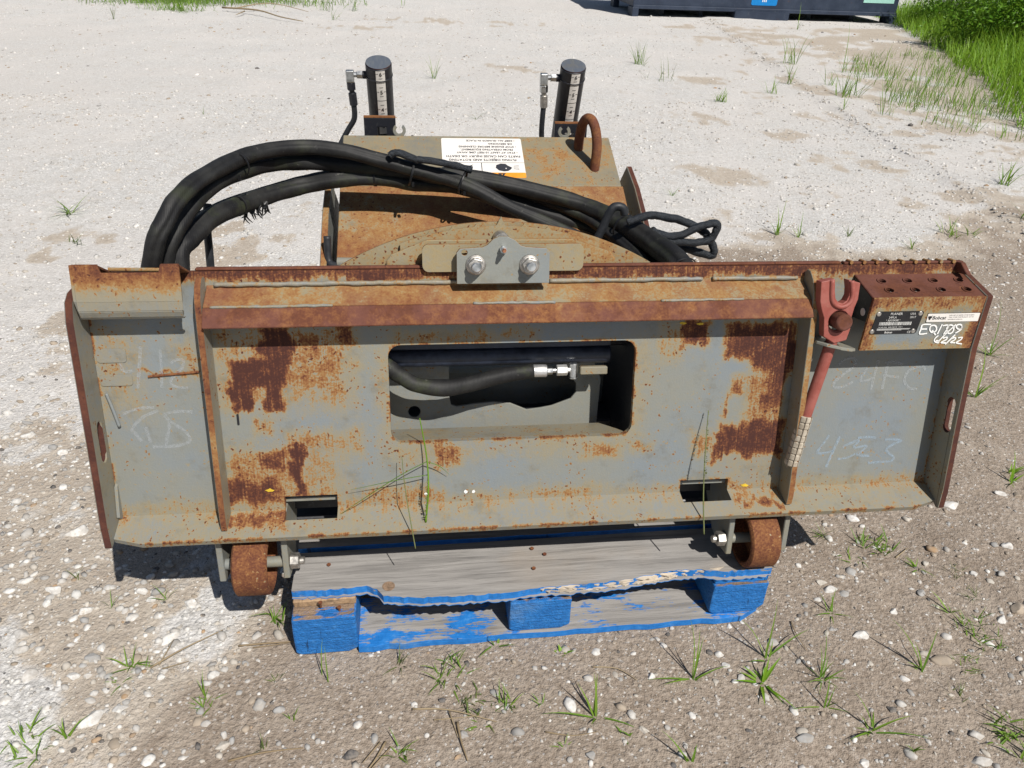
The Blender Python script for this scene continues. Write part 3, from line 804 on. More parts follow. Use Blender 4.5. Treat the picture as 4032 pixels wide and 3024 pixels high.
T = [
 (.707, 1.029, 'grass sprout with one tall upright spear below the pallet\'s right front corner', dict(n=2, L=.05, blades=[(75, .155, .06), (150, .11, .45), (20, .12, 1.1), (200, .06, 1.0)], w=.005)),
 (.531, .989, 'tall grass sprout just below the pallet\'s right-hand gap', dict(n=2, L=.05, blades=[(110, .15, .10), (80, .12, .12), (60, .10, .25), (185, .10, 1.25), (10, .09, 1.1), (200, .08, 1.2)], w=.0042)),
 (.674, .974, 'broad-bladed green grass clump, widest leaves, below the pallet\'s right corner', dict(n=8, L=.06, lean=(.7, 1.35), w=.0085, blades=[(300, .09, 1.3), (280, .07, 1.2), (250, .07, 1.2), (60, .06, .4)], mat=GRASS_B)),
 (.801, .967, 'bushy grass tuft with a single upright blade at lower right', dict(n=12, L=.06, lean=(.4, 1.4), w=.004, blades=[(85, .115, .08), (100, .08, .2)])),
 (.776, .905, 'small arching grass sprig below the bushy tuft at lower right', dict(n=2, L=.05, blades=[(80, .08, .15), (190, .08, 1.2), (330, .05, 1.2)], w=.0042)),
 (1.027, .971, 'V-shaped sprout of two long blades on bare dirt at right', dict(n=3, L=.05, lean=(.8, 1.3), blades=[(135, .135, .55), (50, .105, .45), (120, .07, .4)], w=.0058)),
 (.905, 1.14, 'low grass tuft right of the pallet, left of the white wedge stone', dict(n=3, L=.05, blades=[(60, .06, .35), (200, .06, 1.1), (250, .04, 1.1), (330, .05, 1.2)], w=.004)),
 (.845, .843, 'sprawling grass with a long curved runner near the bottom right', dict(n=8, L=.045, lean=(.6, 1.4), blades=[(140, .10, .5), (200, .07, 1.2), (0, .09, .9), (340, .11, 1.2)], w=.0045)),
 (.90, .796, 'tiny grass sprig at the bottom edge right of the sprawling runner', dict(n=6, L=.03, w=.004)),
 (1.225, 1.057, 'dense dark green grass clump at the right edge below the machine', dict(n=46, L=.045, lean=(.3, 1.4), w=.0036, spread=.05)),
 (1.143, .989, 'short matted grass clump beside the brown wedge stone', dict(n=24, L=.034, lean=(.4, 1.4), w=.0032, spread=.03)),
 (1.118, .80, 'thick grass clump filling the bottom right corner', dict(n=44, L=.055, lean=(.3, 1.3), w=.0048, spread=.045)),
 (1.19, 1.122, 'bright leaning grass shoot at right, above the dense clump', dict(n=3, L=.04, blades=[(120, .06, .9), (150, .05, 1.1)], w=.005, mat=GRASS_B)),
 (1.267, 1.163, 'wispy grey-green weed at right with a long thin shadow', dict(n=16, L=.04, lean=(.2, 1.2), w=.0016, spread=.02, mat=GRASS_D)),
 (1.057, .904, 'thin wiry weed below the V-shaped sprout', dict(n=12, L=.038, lean=(.3, 1.2), w=.0018, spread=.016, mat=GRASS_D)),
 (1.19, 1.262, 'small bright grass tuft right of the pallet corner\'s white stone', dict(n=9, L=.05, lean=(.7, 1.35), w=.0042, mat=GRASS_B)),
 (.466, .81, 'single grass shoot cut by the bottom edge right of centre', dict(n=1, L=.05, blades=[(140, .08, .7), (60, .04, .3)], w=.005)),
 (-.066, 1.076, 'little grass tuft right of the pallet\'s left block', dict(n=8, L=.045, lean=(.2, 1.3), w=.003, mat=GRASS_D)),
 (.031, 1.05, 'leafy crabgrass clump in front of the pallet\'s left gap', dict(n=34, L=.05, lean=(.4, 1.4), w=.0038, spread=.03)),
 (.086, .967, 'straggly half-dry crabgrass clump at bottom centre', dict(n=28, L=.04, lean=(.5, 1.4), w=.0034, spread=.035, mat=GRASS_D)),
 (.143, .962, 'upright dark crabgrass blades right of the straggly clump', dict(n=14, L=.06, lean=(.2, 1.1), w=.004, spread=.02)),
 (.312, .923, 'four-bladed grass sprout at bottom centre with long dark shadow', dict(n=1, L=.04, blades=[(100, .10, .18), (80, .09, .12), (135, .08, .5), (178, .115, 1.2), (335, .09, 1.35)], w=.006)),
 (.274, 1.076, 'bright green seedling with broad leaves by the pallet\'s middle block', dict(n=7, L=.024, lean=(.7, 1.3), w=.009, mat=GRASS_B)),
 (.135, 1.112, 'bent grass shoot poking from under the pallet\'s bottom board', dict(n=2, L=.03, blades=[(230, .06, 1.2), (330, .05, .9)], w=.0055)),
 (-.06, .879, 'grass tuft at the bottom edge left of centre beside dry stems', dict(n=12, L=.05, lean=(.2, 1.2), w=.0038, spread=.014)),
 (.24, .865, 'tiny low sprig at the bottom right of centre, near the grey stone', dict(n=6, L=.03, lean=(.8, 1.4), w=.003)),
 (.212, .961, 'small cross-shaped sprig left of the four-bladed sprout', dict(n=5, L=.04, lean=(.5, 1.3), w=.0034)),
 (.093, .924, 'flat fan of green blades below the straggly crabgrass', dict(n=9, L=.035, lean=(1.0, 1.45), w=.005)),
 (.366, .875, 'little drooping leaf at the end of the four-bladed sprout\'s runner', dict(n=4, L=.028, lean=(.6, 1.4), w=.006)),
 (-.607, 1.117, 'short spiky grass tuft on the edge of the gravel at lower left', dict(n=12, L=.05, lean=(.2, 1.2), w=.0042, spread=.01)),
 (-.575, 1.104, 'small tuft touching the dry stems at lower left', dict(n=6, L=.035, lean=(.5, 1.3), w=.0034)),
 (-.438, 1.012, 'two-storey grass sprig on bare sand at lower left', dict(n=14, L=.035, lean=(.5, 1.35), w=.0032, spread=.016, blades=[(90, .07, .1), (60, .05, .5), (130, .05, .5)])),
 (-.312, 1.06, 'small grey-green rosette below the pallet\'s left block', dict(n=9, L=.026, lean=(.5, 1.3), w=.0026, mat=GRASS_D)),
 (-.735, .962, 'big grass clump in the bottom left corner', dict(n=26, L=.046, lean=(.5, 1.4), w=.0042, spread=.04)),
 (-.677, .963, 'narrow leaning shoot right of the bottom left clump', dict(n=4, L=.04, blades=[(40, .055, .9), (50, .04, .8)], w=.0046)),
 (-.267, .965, 'thin upright sprig on the sand below the pallet\'s left block', dict(n=6, L=.032, lean=(.1, .8), w=.0024)),
 (-.314, .907, 'sparse sprig with dry stalks at the bottom, left of the black chip', dict(n=6, L=.04, lean=(.1, .9), w=.0024, mat=GRASS_D)),
 (-.694, 1.275, 'thin sprig among the white pebbles left of the machine', dict(n=4, L=.045, lean=(.2, .9), w=.0026)),
 (-.581, 1.288, 'slender leaning sprig right beside the big round white stone', dict(n=5, L=.05, lean=(.4, 1.1), w=.0028)),
 (-.335, 1.22, 'shaded grass blades between the left roller and the pallet', dict(n=12, L=.06, lean=(.3, 1.3), w=.0042, spread=.02)),
 (-.794, 1.363, 'wispy sprig at the left edge of the plate\'s ground shadow', dict(n=5, L=.055, lean=(.1, .8), w=.0018, mat=GRASS_D)),
 (-.611, 1.075, 'tiny sprig below the short spiky tuft at lower left', dict(n=5, L=.035, lean=(.7, 1.3), w=.003)),
 (-.22, 1.05, 'two lone tall blades directly below the pallet\'s left block', dict(n=0, blades=[(95, .09, .1), (80, .085, .15)], w=.0034, spread=.03)),
 (1.01, 1.392, 'grass tuft at the edge of the right-hand ground shadow', dict(n=12, L=.055, lean=(.3, 1.2), w=.0032, spread=.012)),
 (1.125, 1.348, 'leafy sunlit grass clump right of the right roller', dict(n=36, L=.05, lean=(.3, 1.3), w=.0046, spread=.04)),
 (1.04, 1.305, 'flat grass runner left of the leafy sunlit clump', dict(n=12, L=.04, lean=(1.0, 1.45), w=.0038, spread=.025)),
 (1.65, 1.559, 'tall green sprout at the right edge, level with the plate bottom', dict(n=6, L=.07, lean=(.2, 1.1), w=.006, mat=GRASS_B, blades=[(90, .10, .1)])),
 (1.267, 1.235, 'faint thin weed in the pebbly strip right of the pallet', dict(n=12, L=.045, lean=(.3, 1.1), w=.0016, spread=.02, mat=GRASS_D)),
 (2.081, 2.278, 'tall grass sprout behind the step box at the right edge of the plate', dict(n=8, L=.10, lean=(.2, 1.3), w=.0055, blades=[(95, .22, .05), (20, .14, 1.0)])),
 (1.847, 2.015, 'arching grass sprout beside the right flange\'s slotted hole', dict(n=7, L=.11, lean=(.3, 1.3), w=.006, blades=[(90, .20, .1), (10, .14, .9)])),
 (1.677, 1.60, 'leafy sprout at the right edge, above the long white stone', dict(n=7, L=.06, lean=(.3, 1.2), w=.007, mat=GRASS_B)),
 (-1.735, 3.937, 'star-shaped grass tuft on pale gravel at the left', dict(n=18, L=.16, lean=(.4, 1.35), w=.0055, spread=.02)),
 (-1.567, 3.55, 'small scruffy weed on the gravel below the star-shaped tuft', dict(n=12, L=.09, lean=(.4, 1.3), w=.004, spread=.03, mat=GRASS_D)),
 (-1.12, 2.75, 'yellow-green sprig just behind the plate\'s upper left corner', dict(n=9, L=.09, lean=(.2, 1.1), w=.005, mat=GRASS_B)),
 (-1.603, 6.244, 'tiny lone sprig in the middle of the pale gravel at left', dict(n=5, L=.10, lean=(.1, 1.0), w=.004)),
 (-4.067, 12.06, 'small sprig far back at the upper left', dict(n=6, L=.25, lean=(.1, .6), w=.007, mat=GRASS_D)),
 (-1.387, 13.9, 'tall sprig far back behind the left cylinder, left of a pair', dict(n=12, L=.34, lean=(.1, .7), w=.010, spread=.1)),
 (-1.0, 13.95, 'tall sprig far back behind the left cylinder, right of a pair', dict(n=10, L=.36, lean=(.1, .7), w=.010, spread=.1)),
 (-1.15, 12.6, 'sprig far back just above the left cylinder\'s hose', dict(n=8, L=.24, lean=(.1, .9), w=.008, spread=.05)),
 (.172, 7.913, 'thin upright grass tuft on gravel between the two cylinders', dict(n=9, L=.20, lean=(.1, .9), w=.006, spread=.02, blades=[(60, .24, .45), (110, .24, .3)])),
 (.309, 6.609, 'sparse dry sprig between the cylinders, below the upright tuft', dict(n=4, L=.14, lean=(.3, 1.1), w=.004, mat=STRAW)),
 (.45, 6.1, 'faint low sprig behind the hood, left of the right cylinder', dict(n=5, L=.10, lean=(.7, 1.3), w=.004, mat=GRASS_D)),
 (2.499, 9.02, 'grass tuft on the gravel right of the right cylinder, farther of two', dict(n=22, L=.30, lean=(.1, 1.1), w=.008, spread=.06)),
 (2.452, 8.079, 'thin straggly sprigs right of the right cylinder, nearer of two', dict(n=12, L=.26, lean=(.1, 1.2), w=.006, spread=.16, mat=GRASS_D)),
 (2.715, 6.957, 'compact dark grass tuft alone on the pale gravel at upper right', dict(n=24, L=.16, lean=(.2, 1.2), w=.007, spread=.05)),
 (4.32, 9.168, 'tall grass tuft standing in the crack below the bin, farther one', dict(n=20, L=.40, lean=(.05, .7), w=.009, spread=.08)),
 (3.787, 7.925, 'tall thin grass in the crack, just below the farther tuft', dict(n=10, L=.32, lean=(.05, .7), w=.008, spread=.04)),
 (4.051, 7.281, 'densest tall tuft in the crack at upper right', dict(n=34, L=.32, lean=(.1, .9), w=.009, spread=.14)),
 (4.733, 8.674, 'grass tuft with a single tall stem right of the crack', dict(n=12, L=.26, lean=(.1, .9), w=.008, spread=.08, blades=[(80, .55, .08)])),
 (3.376, 7.422, 'low spread tuft left of the crack at upper right', dict(n=14, L=.20, lean=(.2, 1.1), w=.006, spread=.05)),
 (1.81, 3.582, 'slim grass sprout on gravel right of the braided cable loops', dict(n=9, L=.11, lean=(.1, .9), w=.005, blades=[(60, .20, .35), (100, .16, .15)])),
 (1.902, 3.538, 'leaning twin of the slim sprout beside the cable loops', dict(n=6, L=.09, lean=(.2, .9), w=.005, blades=[(70, .14, .3)])),
 (2.753, 3.568, 'leafy low tuft on dark soil at the right, left one of two', dict(n=16, L=.11, lean=(.3, 1.2), w=.006, spread=.05)),
 (2.87, 3.56, 'leafy low tuft on dark soil at the right, right one of two', dict(n=12, L=.12, lean=(.2, 1.1), w=.006, spread=.03)),
 (3.643, 4.391, 'grass sprout with broad blades at the right edge of the picture', dict(n=14, L=.24, lean=(.2, 1.0), w=.009, spread=.04)),
 (3.30, 3.72, 'tall leaning grass at the right edge above the step box', dict(n=10, L=.22, lean=(.2, .9), w=.008, spread=.04)),
 (3.974, 6.417, 'thin tall grass in the middle of the crack line', dict(n=12, L=.28, lean=(.05, .8), w=.006, spread=.08)),
 (3.70, 6.62, 'short sprig on the crack, left of the thin tall grass', dict(n=7, L=.18, lean=(.1, .9), w=.006)),
 (4.14, 7.793, 'small tuft squeezed between the two tall tufts by the crack', dict(n=9, L=.24, lean=(.1, .8), w=.007, spread=.05)),
 (6.084, 12.89, 'lone tall stem standing in front of the dark bin', dict(n=4, L=.22, lean=(.1, .9), w=.010, blades=[(80, .42, .06)])),
 (1.457, 4.245, 'small sprig on gravel right behind the hood\'s guard plate', dict(n=7, L=.10, lean=(.2, 1.0), w=.004)),
 (2.18, 3.547, 'faint sprig on gravel between the cable loops and the dark soil', dict(n=6, L=.08, lean=(.3, 1.1), w=.004, mat=GRASS_D)),
 (2.427, 3.375, 'little sprig on the dirt above the right end of the top beam', dict(n=7, L=.09, lean=(.2, 1.1), w=.005)),
]
for i, (x, y, lab, kw) in enumerate(T):
    tuft(x, y, lab, seed=i + 1, **kw)

# dense grass verge at the right: nobody could count it
def grass_mass(name, label, pts, L, w, mat, lean=(.05, .8), seed=3, seg=4):
    r = random.Random(seed); mb = MB(); ti = []
    for x, y, k in pts:
        blade(mb, ti, (x, y, float(gh(x, y)) - .005), r.uniform(0, 6.28), L * k * r.uniform(.5, 1.15), r.uniform(*lean), w * r.uniform(.7, 1.2), r.uniform(.3, 1.1), seg=seg, tint=r.random())
    o = link(name, mb, mat, kind='stuff', label=label, cat='grass', recalc=False, smooth=True)
    at = o.data.attributes.new('tint', 'FLOAT', 'POINT'); at.data.foreach_set('value', ti)
VERGE = [(8.45, 14.4), (8.2, 13.4), (7.55, 11.9), (7.0, 10.4), (6.2, 8.4), (5.25, 6.8), (4.9, 5.9), (7, 5.2), (14, 8), (14, 16), (9, 16)]
def scatter_poly(poly, n, seed, inner=None):
    r = np.random.default_rng(seed)
    xa = [p[0] for p in poly]; ya = [p[1] for p in poly]
    x = r.uniform(min(xa), max(xa), n); y = r.uniform(min(ya), max(ya), n)
    d = inpoly_soft(x, y, poly) + .25 * (fbm(x * 2, y * 2, 3) - .5)
    k = (d > 0) & (x < .78 * y + 3.2)
    return [(float(a), float(b), float(np.clip(.45 + c * .9, .4, 1.0))) for a, b, c in zip(x[k], y[k], d[k])]
grass_mass('grass_verge', 'tall bright green grass growing along the right edge of the yard', scatter_poly(VERGE, 52000, 5), .52, .012, GRASS_B, seed=8)
EDGE = [(5.5, 9.9), (4.4, 8.0), (3.9, 6.3), (4.6, 5.2), (5.6, 6.9), (6.6, 8.9), (7.2, 10.6)]
pe = [p for p in scatter_poly(EDGE, 5200, 6) if float(fbm(p[0] * 2.3, p[1] * 2.3 + 8, 3)) > .50]
grass_mass('thin_grass', 'thin scattered grass between the crack and the green verge', pe, .30, .007, GRASS, seed=9)
back = [(-3.9 + random.gauss(0, .6), 14.4 + random.gauss(0, .28), 1.0) for _ in range(900)] + [(-2.6 + random.gauss(0, .8), 14.9 + random.gauss(0, .3), .9) for _ in range(700)] + [(-3.55 + random.gauss(0, .22), 13.3 + random.gauss(0, .12), .8) for _ in range(140)]
grass_mass('back_grass', 'low green grass patch at the far end of the yard, top left', back, .26, .011, GRASS, lean=(.2, 1.2), seed=10)

# dry stems and twigs
def stem(pts, r, label, mat=None, name='dry_stem', forks=()):
    P = [Vector((x, y, float(gh(x, y)) + h)) for x, y, h in pts]
    mb = MB().tube(P, [r * (1 - .6 * i / (len(P) - 1)) for i in range(len(P))], n=6, sub=4)
    for fk in forks:
        Q = [Vector((x, y, float(gh(x, y)) + h)) for x, y, h in fk]
        mb.tube(Q, [r * .7 * (1 - .6 * i / (len(Q) - 1)) for i in range(len(Q))], n=5, sub=3)
    o = link(name, mb, mat or STRAW, label=label, cat='twig', group='dry stems on the ground', smooth=True)
    at = o.data.attributes.new('tint', 'FLOAT', 'POINT'); at.data.foreach_set('value', [random.random()] * len(o.data.vertices))
stem([(-.40, 1.145, .006), (-.33, 1.148, .007), (-.25, 1.15, .004)], .0022, 'straight dry straw lying on sand left of the pallet\'s left block', forks=[[(-.37, 1.14, .004), (-.30, 1.148, .004)]])
stem([(-.565, 1.105, .004), (-.51, 1.14, .012), (-.44, 1.19, .006)], .0022, 'bent dry grass stalk slanting up from the small tuft at lower left', forks=[[(-.55, 1.11, .004), (-.53, 1.16, .02)], [(-.54, 1.10, .004), (-.49, 1.11, .01)]])
stem([(-.37, .885, .004), (-.31, .895, .006), (-.24, .9, .004)], .0024, 'dry stick on the sand near the bottom, left of centre')
stem([(-.04, .965, .006), (.03, .955, .01), (.12, .925, .004)], .0022, 'brown stalk lying across the straggly crabgrass at bottom centre', forks=[[(.03, .955, .008), (.045, .90, .003)], [(.0, .94, .004), (.09, .94, .006)]])
stem([(.045, .93, .005), (.05, .89, .007), (.06, .85, .004)], .0028, 'dark dead stem running to the bottom edge at centre')
stem([(.21, .895, .003), (.26, .88, .005), (.31, .885, .004)], .0016, 'pale thin straw below the four-bladed sprout')
stem([(.33, 1.035, .003), (.38, 1.025, .005), (.415, .995, .003)], .0016, 'fine curved straw below the pallet\'s right gap')
stem([(-.09, .90, .004), (-.11, .86, .008), (-.135, .83, .004)], .0026, 'bundle of dry stalks at the bottom edge left of centre', forks=[[(-.10, .9, .004), (-.13, .86, .006)], [(-.08, .89, .003), (-.12, .84, .006)]])
stem([(.80, 1.12, .003), (.795, 1.08, .006), (.80, 1.04, .003)], .0016, 'thin dry stalk on the dirt below the pallet\'s right corner')
stem([(1.155, 1.30, .003), (1.20, 1.325, .005)], .002, 'short reddish stick on the dirt right of the leafy sunlit clump')
stem([(-2.9, 13.4, .05), (-2.3, 12.9, .08), (-1.9, 12.4, .05), (-1.55, 12.1, .03)], .014, 'long bare branch lying on gravel at the far upper left', forks=[[(-2.7, 13.3, .05), (-2.2, 13.5, .12), (-1.6, 13.2, .04)], [(-2.5, 13.0, .05), (-2.55, 12.6, .04)]])

# ------------------------------------------------------------------ waste bin at the back
def bin_paint():
    t = NT('bin_navy_paint')
    n1 = t.noise(3, 7, .7); n2 = t.noise(40, 5, .65, vec=t.mapping((1, 1, .25)))
    c = t.mix(t.step(n1, .35, .7), (.018, .028, .052), (.036, .050, .082))
    c = t.mix(t.step(n2, .58, .72, 0, .5), c, (.09, .10, .115))
    c = t.mix(t.math('MULTIPLY', t.step(t.noise(14, 6, .7), .62, .70), .7), c, (.10, .05, .03))
    return t.surf(c, .5, normal=t.bump(n2, .2, .004), spec=.4)
BINM = bin_paint()
bin_frame = Matrix.Translation((3.74, 14.36, float(gh(3.8, 14.3)) - .02)) @ Matrix.Rotation(math.radians(-1.6), 4, 'Z')
dump = empty('waste_bin', (3.74, 14.36, 0), 'long dark navy steel bin standing on the yard at the top', 'bin')
W_, D_, Hb = 4.75, 1.9, 1.55
t_ = .02
mb = MB()
mb.box((0, 0, .17), (W_, t_, Hb)).box((0, D_ - t_, .17), (W_, D_, Hb)).box((0, t_, .17), (t_, D_ - t_, Hb)).box((W_ - t_, t_, .17), (W_, D_ - t_, Hb)).box((t_, t_, .19), (W_ - t_, D_ - t_, .21))
link('bin_shell', mb, BINM, dump, bin_frame, bevel=.006)
link('bottom_rim', MB().box((.0, -.035, .14), (W_, 0, .20)), BINM, dump, bin_frame, bevel=.006)
for xr in (.95, 1.9, 2.85, 3.8):
    link('side_post', MB().box((xr - .04, -.04, .55), (xr + .04, -.002, Hb - .06)), BINM, dump, bin_frame, bevel=.006)
link('top_rim', MB().box((-.03, -.06, Hb), (W_ + .03, .06, Hb + .08)).box((-.03, D_ - .06, Hb), (W_ + .03, D_ + .04, Hb + .08)).box((-.03, .06, Hb), (.05, D_ - .06, Hb + .08)).box((W_ - .05, .06, Hb), (W_ + .03, D_ - .06, Hb + .08)), BINM, dump, bin_frame, bevel=.01)
for x0, x1, y0, y1 in ((-.01, .10, -.04, .3), (W_ - .12, W_ + .01, -.04, .3), (-.01, .10, D_ - .3, D_), (W_ - .12, W_ + .01, D_ - .3, D_)):
    link('corner_foot', MB().box((x0, y0, 0), (x1, y1, .168)), BINM, dump, bin_frame, bevel=.006)
mb = MB().slab([(1.80, .155), (2.78, .155), (2.78, .03), (2.68, -.01), (1.90, -.01), (1.80, .03)], -.06, .35, lambda a, b, t: (a, t, b))
link('skid_foot', mb, BINM, dump, bin_frame, bevel=.008)
for xr in (.6, 1.3, 3.3, 4.1):
    link('runner_beam', MB().box((xr - .04, .3, .02), (xr + .04, D_ - .1, .168)), BINM, dump, bin_frame, bevel=.004)
BLUE_ST = plain('blue_sticker', (.005, .19, .52), .4, var=.08)
GREEN_ST = plain('mint_sticker', (.35, .62, .55), .4, var=.08)
WHITE_INK = plain('white_ink', (.78, .78, .76), .5, var=.05)
BLACK_INK = plain('black_ink', (.015, .015, .017), .5, var=.1)
def sub(parent, name, mb, mat, frame, **k): return link(name, mb, mat, parent, frame, **k)
st1 = link('blue_sticker', MB().slab(roundrect(2.08, 2.54, .25, .72, .03), -.006, -.003, lambda a, b, t: (a, t, b)), BLUE_ST, dump, bin_frame)
link('sticker_mark', MB().box((2.27, -.009, .305), (2.285, -.0065, .36)).box((2.30, -.009, .305), (2.315, -.0065, .36)).box((2.33, -.009, .305), (2.345, -.0065, .36)).box((2.14, -.009, .40), (2.48, -.0065, .42)), WHITE_INK, st1, bin_frame)
link('mint_sticker', MB().box((4.10, -.006, .345), (4.66, -.003, .62)), GREEN_ST, dump, bin_frame)
mb = MB()
for k in range(5):
    for q in range(3):
        pass
link('bin_lid', MB().box((.0, .0, Hb + .081), (W_, D_, Hb + .11)), BINM, dump, bin_frame, bevel=.01)

# ------------------------------------------------------------------ bush at the upper right
LEAF = leaf_mat('bush_leaf', (.075, .20, .014), (.18, .36, .03), .34, .40)
BARK = plain('bush_bark', (.10, .075, .05), .9, var=.3, bump=.4)
def bush(x, y, R, H, n, label, seed):
    r = np.random.default_rng(seed); rr = random.Random(seed)
    root = empty('bush', (x, y, float(gh(x, y))), label, 'bush', 'leafy bushes beside the bin')
    fr = Matrix.Translation((x, y, float(gh(x, y))))
    centers = []
    for k in range(7):
        a = rr.uniform(0, 6.28); q = rr.uniform(.2, .75) * R
        tip = (q * math.cos(a), q * math.sin(a), rr.uniform(.35, .9) * H)
        mid = (tip[0] * .4 + rr.uniform(-.1, .1), tip[1] * .4 + rr.uniform(-.1, .1), tip[2] * .5)
        link('stem', MB().tube([(0, 0, -.05), mid, tip], [.025, .018, .006], n=6, sub=4), BARK, root, fr, smooth=True)
        centers.append(tip)
    for k in range(26):
        a = rr.uniform(0, 6.28); q = R * math.sqrt(rr.random()); z = H * rr.uniform(.12, .95) * (1 - .45 * (q / R) ** 2)
        centers.append((q * math.cos(a), q * math.sin(a), z))
    C = np.array(centers)
    ci = r.integers(0, len(C), n)
    pos = C[ci] + r.normal(0, 1, (n, 3)) * np.array([.20, .20, .17]) * R * .9
    pos[:, 2] = np.abs(pos[:, 2]) + .03
    ln = r.uniform(.045, .085, n); wd = ln * r.uniform(.38, .5, n)
    out = pos - np.array([0, 0, H * .35]); out /= np.linalg.norm(out, axis=1)[:, None] + 1e-6
    d = out * .7 + r.normal(0, .6, (n, 3)); d[:, 2] -= .15; d /= np.linalg.norm(d, axis=1)[:, None]
    s = np.cross(d, r.normal(0, .5, (n, 3)) + np.array([0, 0, 1.0])); s /= np.linalg.norm(s, axis=1)[:, None]
    nn = np.cross(s, d)
    V = np.stack([pos, pos + d * (ln * .45)[:, None] + s * (wd * .5)[:, None] + nn * (wd * .12)[:, None], pos + d * ln[:, None] - nn * (ln * .12)[:, None],
                  pos + d * (ln * .45)[:, None] - s * (wd * .5)[:, None] + nn * (wd * .12)[:, None]], 1).reshape(-1, 3)
    b = np.arange(n)[:, None] * 4
    F = np.concatenate([b + np.array([[0, 1, 2]]), b + np.array([[0, 2, 3]])], 0)
    m_ = fast_mesh('crown', V, F, 3)
    at = m_.attributes.new('tint', 'FLOAT', 'POINT'); at.data.foreach_set('value', np.repeat(r.random(n), 4).astype(np.float32))
    link('crown', m_, LEAF, root, fr, kind='stuff')
bush(9.35, 12.9, .95, 1.4, 9000, 'leafy green bush right beside the end of the dark bin', 41)
bush(8.25, 10.55, .85, 1.20, 9000, 'leafy green bush in the top right corner, nearest the camera', 42)
bush(10.6, 12.0, 1.2, 1.9, 9000, 'taller leafy bush behind the two in the top right corner', 43)
bush(8.7, 9.2, .55, .75, 5000, 'small low bush at the right edge of the grass verge', 44)

# ------------------------------------------------------------------ pallet
PAL_FR = Matrix.Translation((-.279, 1.126, .002)) @ Matrix.Rotation(math.radians(.9), 4, 'Z')
WOOD_TOP = wood_mat('weathered_deck_wood', .30)
WOOD_TOP2 = wood_mat('weathered_deck_wood_blue', .42)
WOOD_BLUE = wood_mat('blue_painted_block', .60, grey=(.28, .20, .14), rough_end=1.6)
WOOD_BOT = wood_mat('blue_worn_bottom_board', .60)
WOOD_STR = wood_mat('blue_stringer_wood', .62, axis='Y')
NAIL = rusty('nail_rust', .55, edge=0)
pallet = empty('pallet', (.23, 1.73, 0), 'worn blue wooden block pallet with splintered front board under the machine', 'pallet')
def jag(poly, step, amp, seed, only=None):
    r = random.Random(seed); out = []
    n = len(poly)
    for i in range(n):
        a, b = poly[i], poly[(i + 1) % n]
        L = math.hypot(b[0] - a[0], b[1] - a[1]); m = max(1, int(L / step))
        for k in range(m):
            t = k / m
            x, y = a[0] + (b[0] - a[0]) * t, a[1] + (b[1] - a[1]) * t
            if k and (only is None or only(x, y)): y += r.uniform(-amp, amp)
            out.append((x, y))
    return out
front = [(0, .034), (.06, .030), (.12, .030), (.150, .034), (.172, .022), (.185, .002), (.25, -.008), (.33, -.013), (.44, -.012), (.50, -.006), (.56, -.004), (.62, -.003), (.68, .000), (.74, .009), (.80, .017), (.86, .016), (.90, .006), (.95, .004), (1.016, .005), (1.016, .142), (0, .142)]
def deck_slab(poly, z0, z1, fringe=0.0):
    mb = MB()
    mb.slab(poly, z0, z1, lambda a, b, t: (a, b, t))
    return mb
fr_top = jag(front, .008, .0022, 3, lambda x, y: y < .06)
mb = deck_slab(fr_top, .1235, .141)
fr_low = jag([(p[0], p[1] - (.003 + .005 * (1 if .55 < p[0] < .98 else .2)) if p[1] < .06 else p[1]) for p in front], .007, .003, 9, lambda x, y: y < .06)
d0 = link('deck_board', mb, WOOD_TOP, pallet, PAL_FR, bevel=.0012, label='front deck board, grey and splintered along its edge')
link('splintered_edge', deck_slab(fr_low, .1215, .1233), WOOD_TOP2, d0, PAL_FR)
mb = MB()
for k in range(70):
    x = random.uniform(.50, .90); yb = float(np.interp(x, [p[0] for p in front[:19]], [p[1] for p in front[:19]]))
    z = random.uniform(.124, .139); L = random.uniform(.015, .06)
    mb.slab([(x, yb + .004), (x + L, yb + random.uniform(.0, .01)), (x + L * .5, yb - random.uniform(.001, .005))], z, z + random.uniform(.001, .003), lambda a, b, t: (a, b, t))
link('splinters', mb, wood_mat('pale_split_wood', -.2, grey=(.52, .45, .36)), d0, PAL_FR, kind='stuff')
y = .156
for i, w in enumerate((.098, .142, .098, .142, .098, .142)):
    nxt = y + w
    poly = jag([(0 + random.uniform(-.004, .004), y), (1.014, y), (1.016, nxt), (random.uniform(-.004, .004), nxt)], .04, .0012, i + 20)
    link('deck_board', deck_slab(poly, .1225, .1405 - .0012 * (i % 2)), WOOD_TOP2 if i in (0, 3) else WOOD_TOP, pallet, PAL_FR, bevel=.0015)
    y = nxt + (1.219 - .156 - .72) / 5.0
for x0, x1 in ((0.0, .128), (.444, .576), (.890, 1.016)):
    y0 = .022 if x0 == 0 else .004
    link('stringer_board', MB().box((x0 + .002, y0, .1045), (x1 - .002, 1.213, .1208), .0008), WOOD_STR if x0 else wood_mat('bare_brown_wood', -.05, axis='Y', grey=(.33, .22, .13)), pallet, PAL_FR, bevel=.002)
    for yy0, yy1 in ((-.008 if x0 != 0 else -.012, .118), (.545, .675), (1.095, 1.215)):
        zb = .0185 if not (x0 == 0 and yy0 < 0) else .001
        mb = MB(); n = 5
        r = random.Random(int(x0 * 1000 + yy0 * 100))
        prof = [(x0, zb + .006), (x0 + .012, zb), (x1 - .02, zb), (x1, zb + .010 + (.008 if x0 > .8 else 0)), (x1 - .001, .085), (x1, .1038), (x0, .1038), (x0 - .001, .06)]
        mb.slab(prof, yy0 + (.006 if x0 > .8 else 0), yy1, lambda a, b, t: (a, t, b))
        link('block', mb, WOOD_BLUE, pallet, PAL_FR, bevel=.004, segs=2)
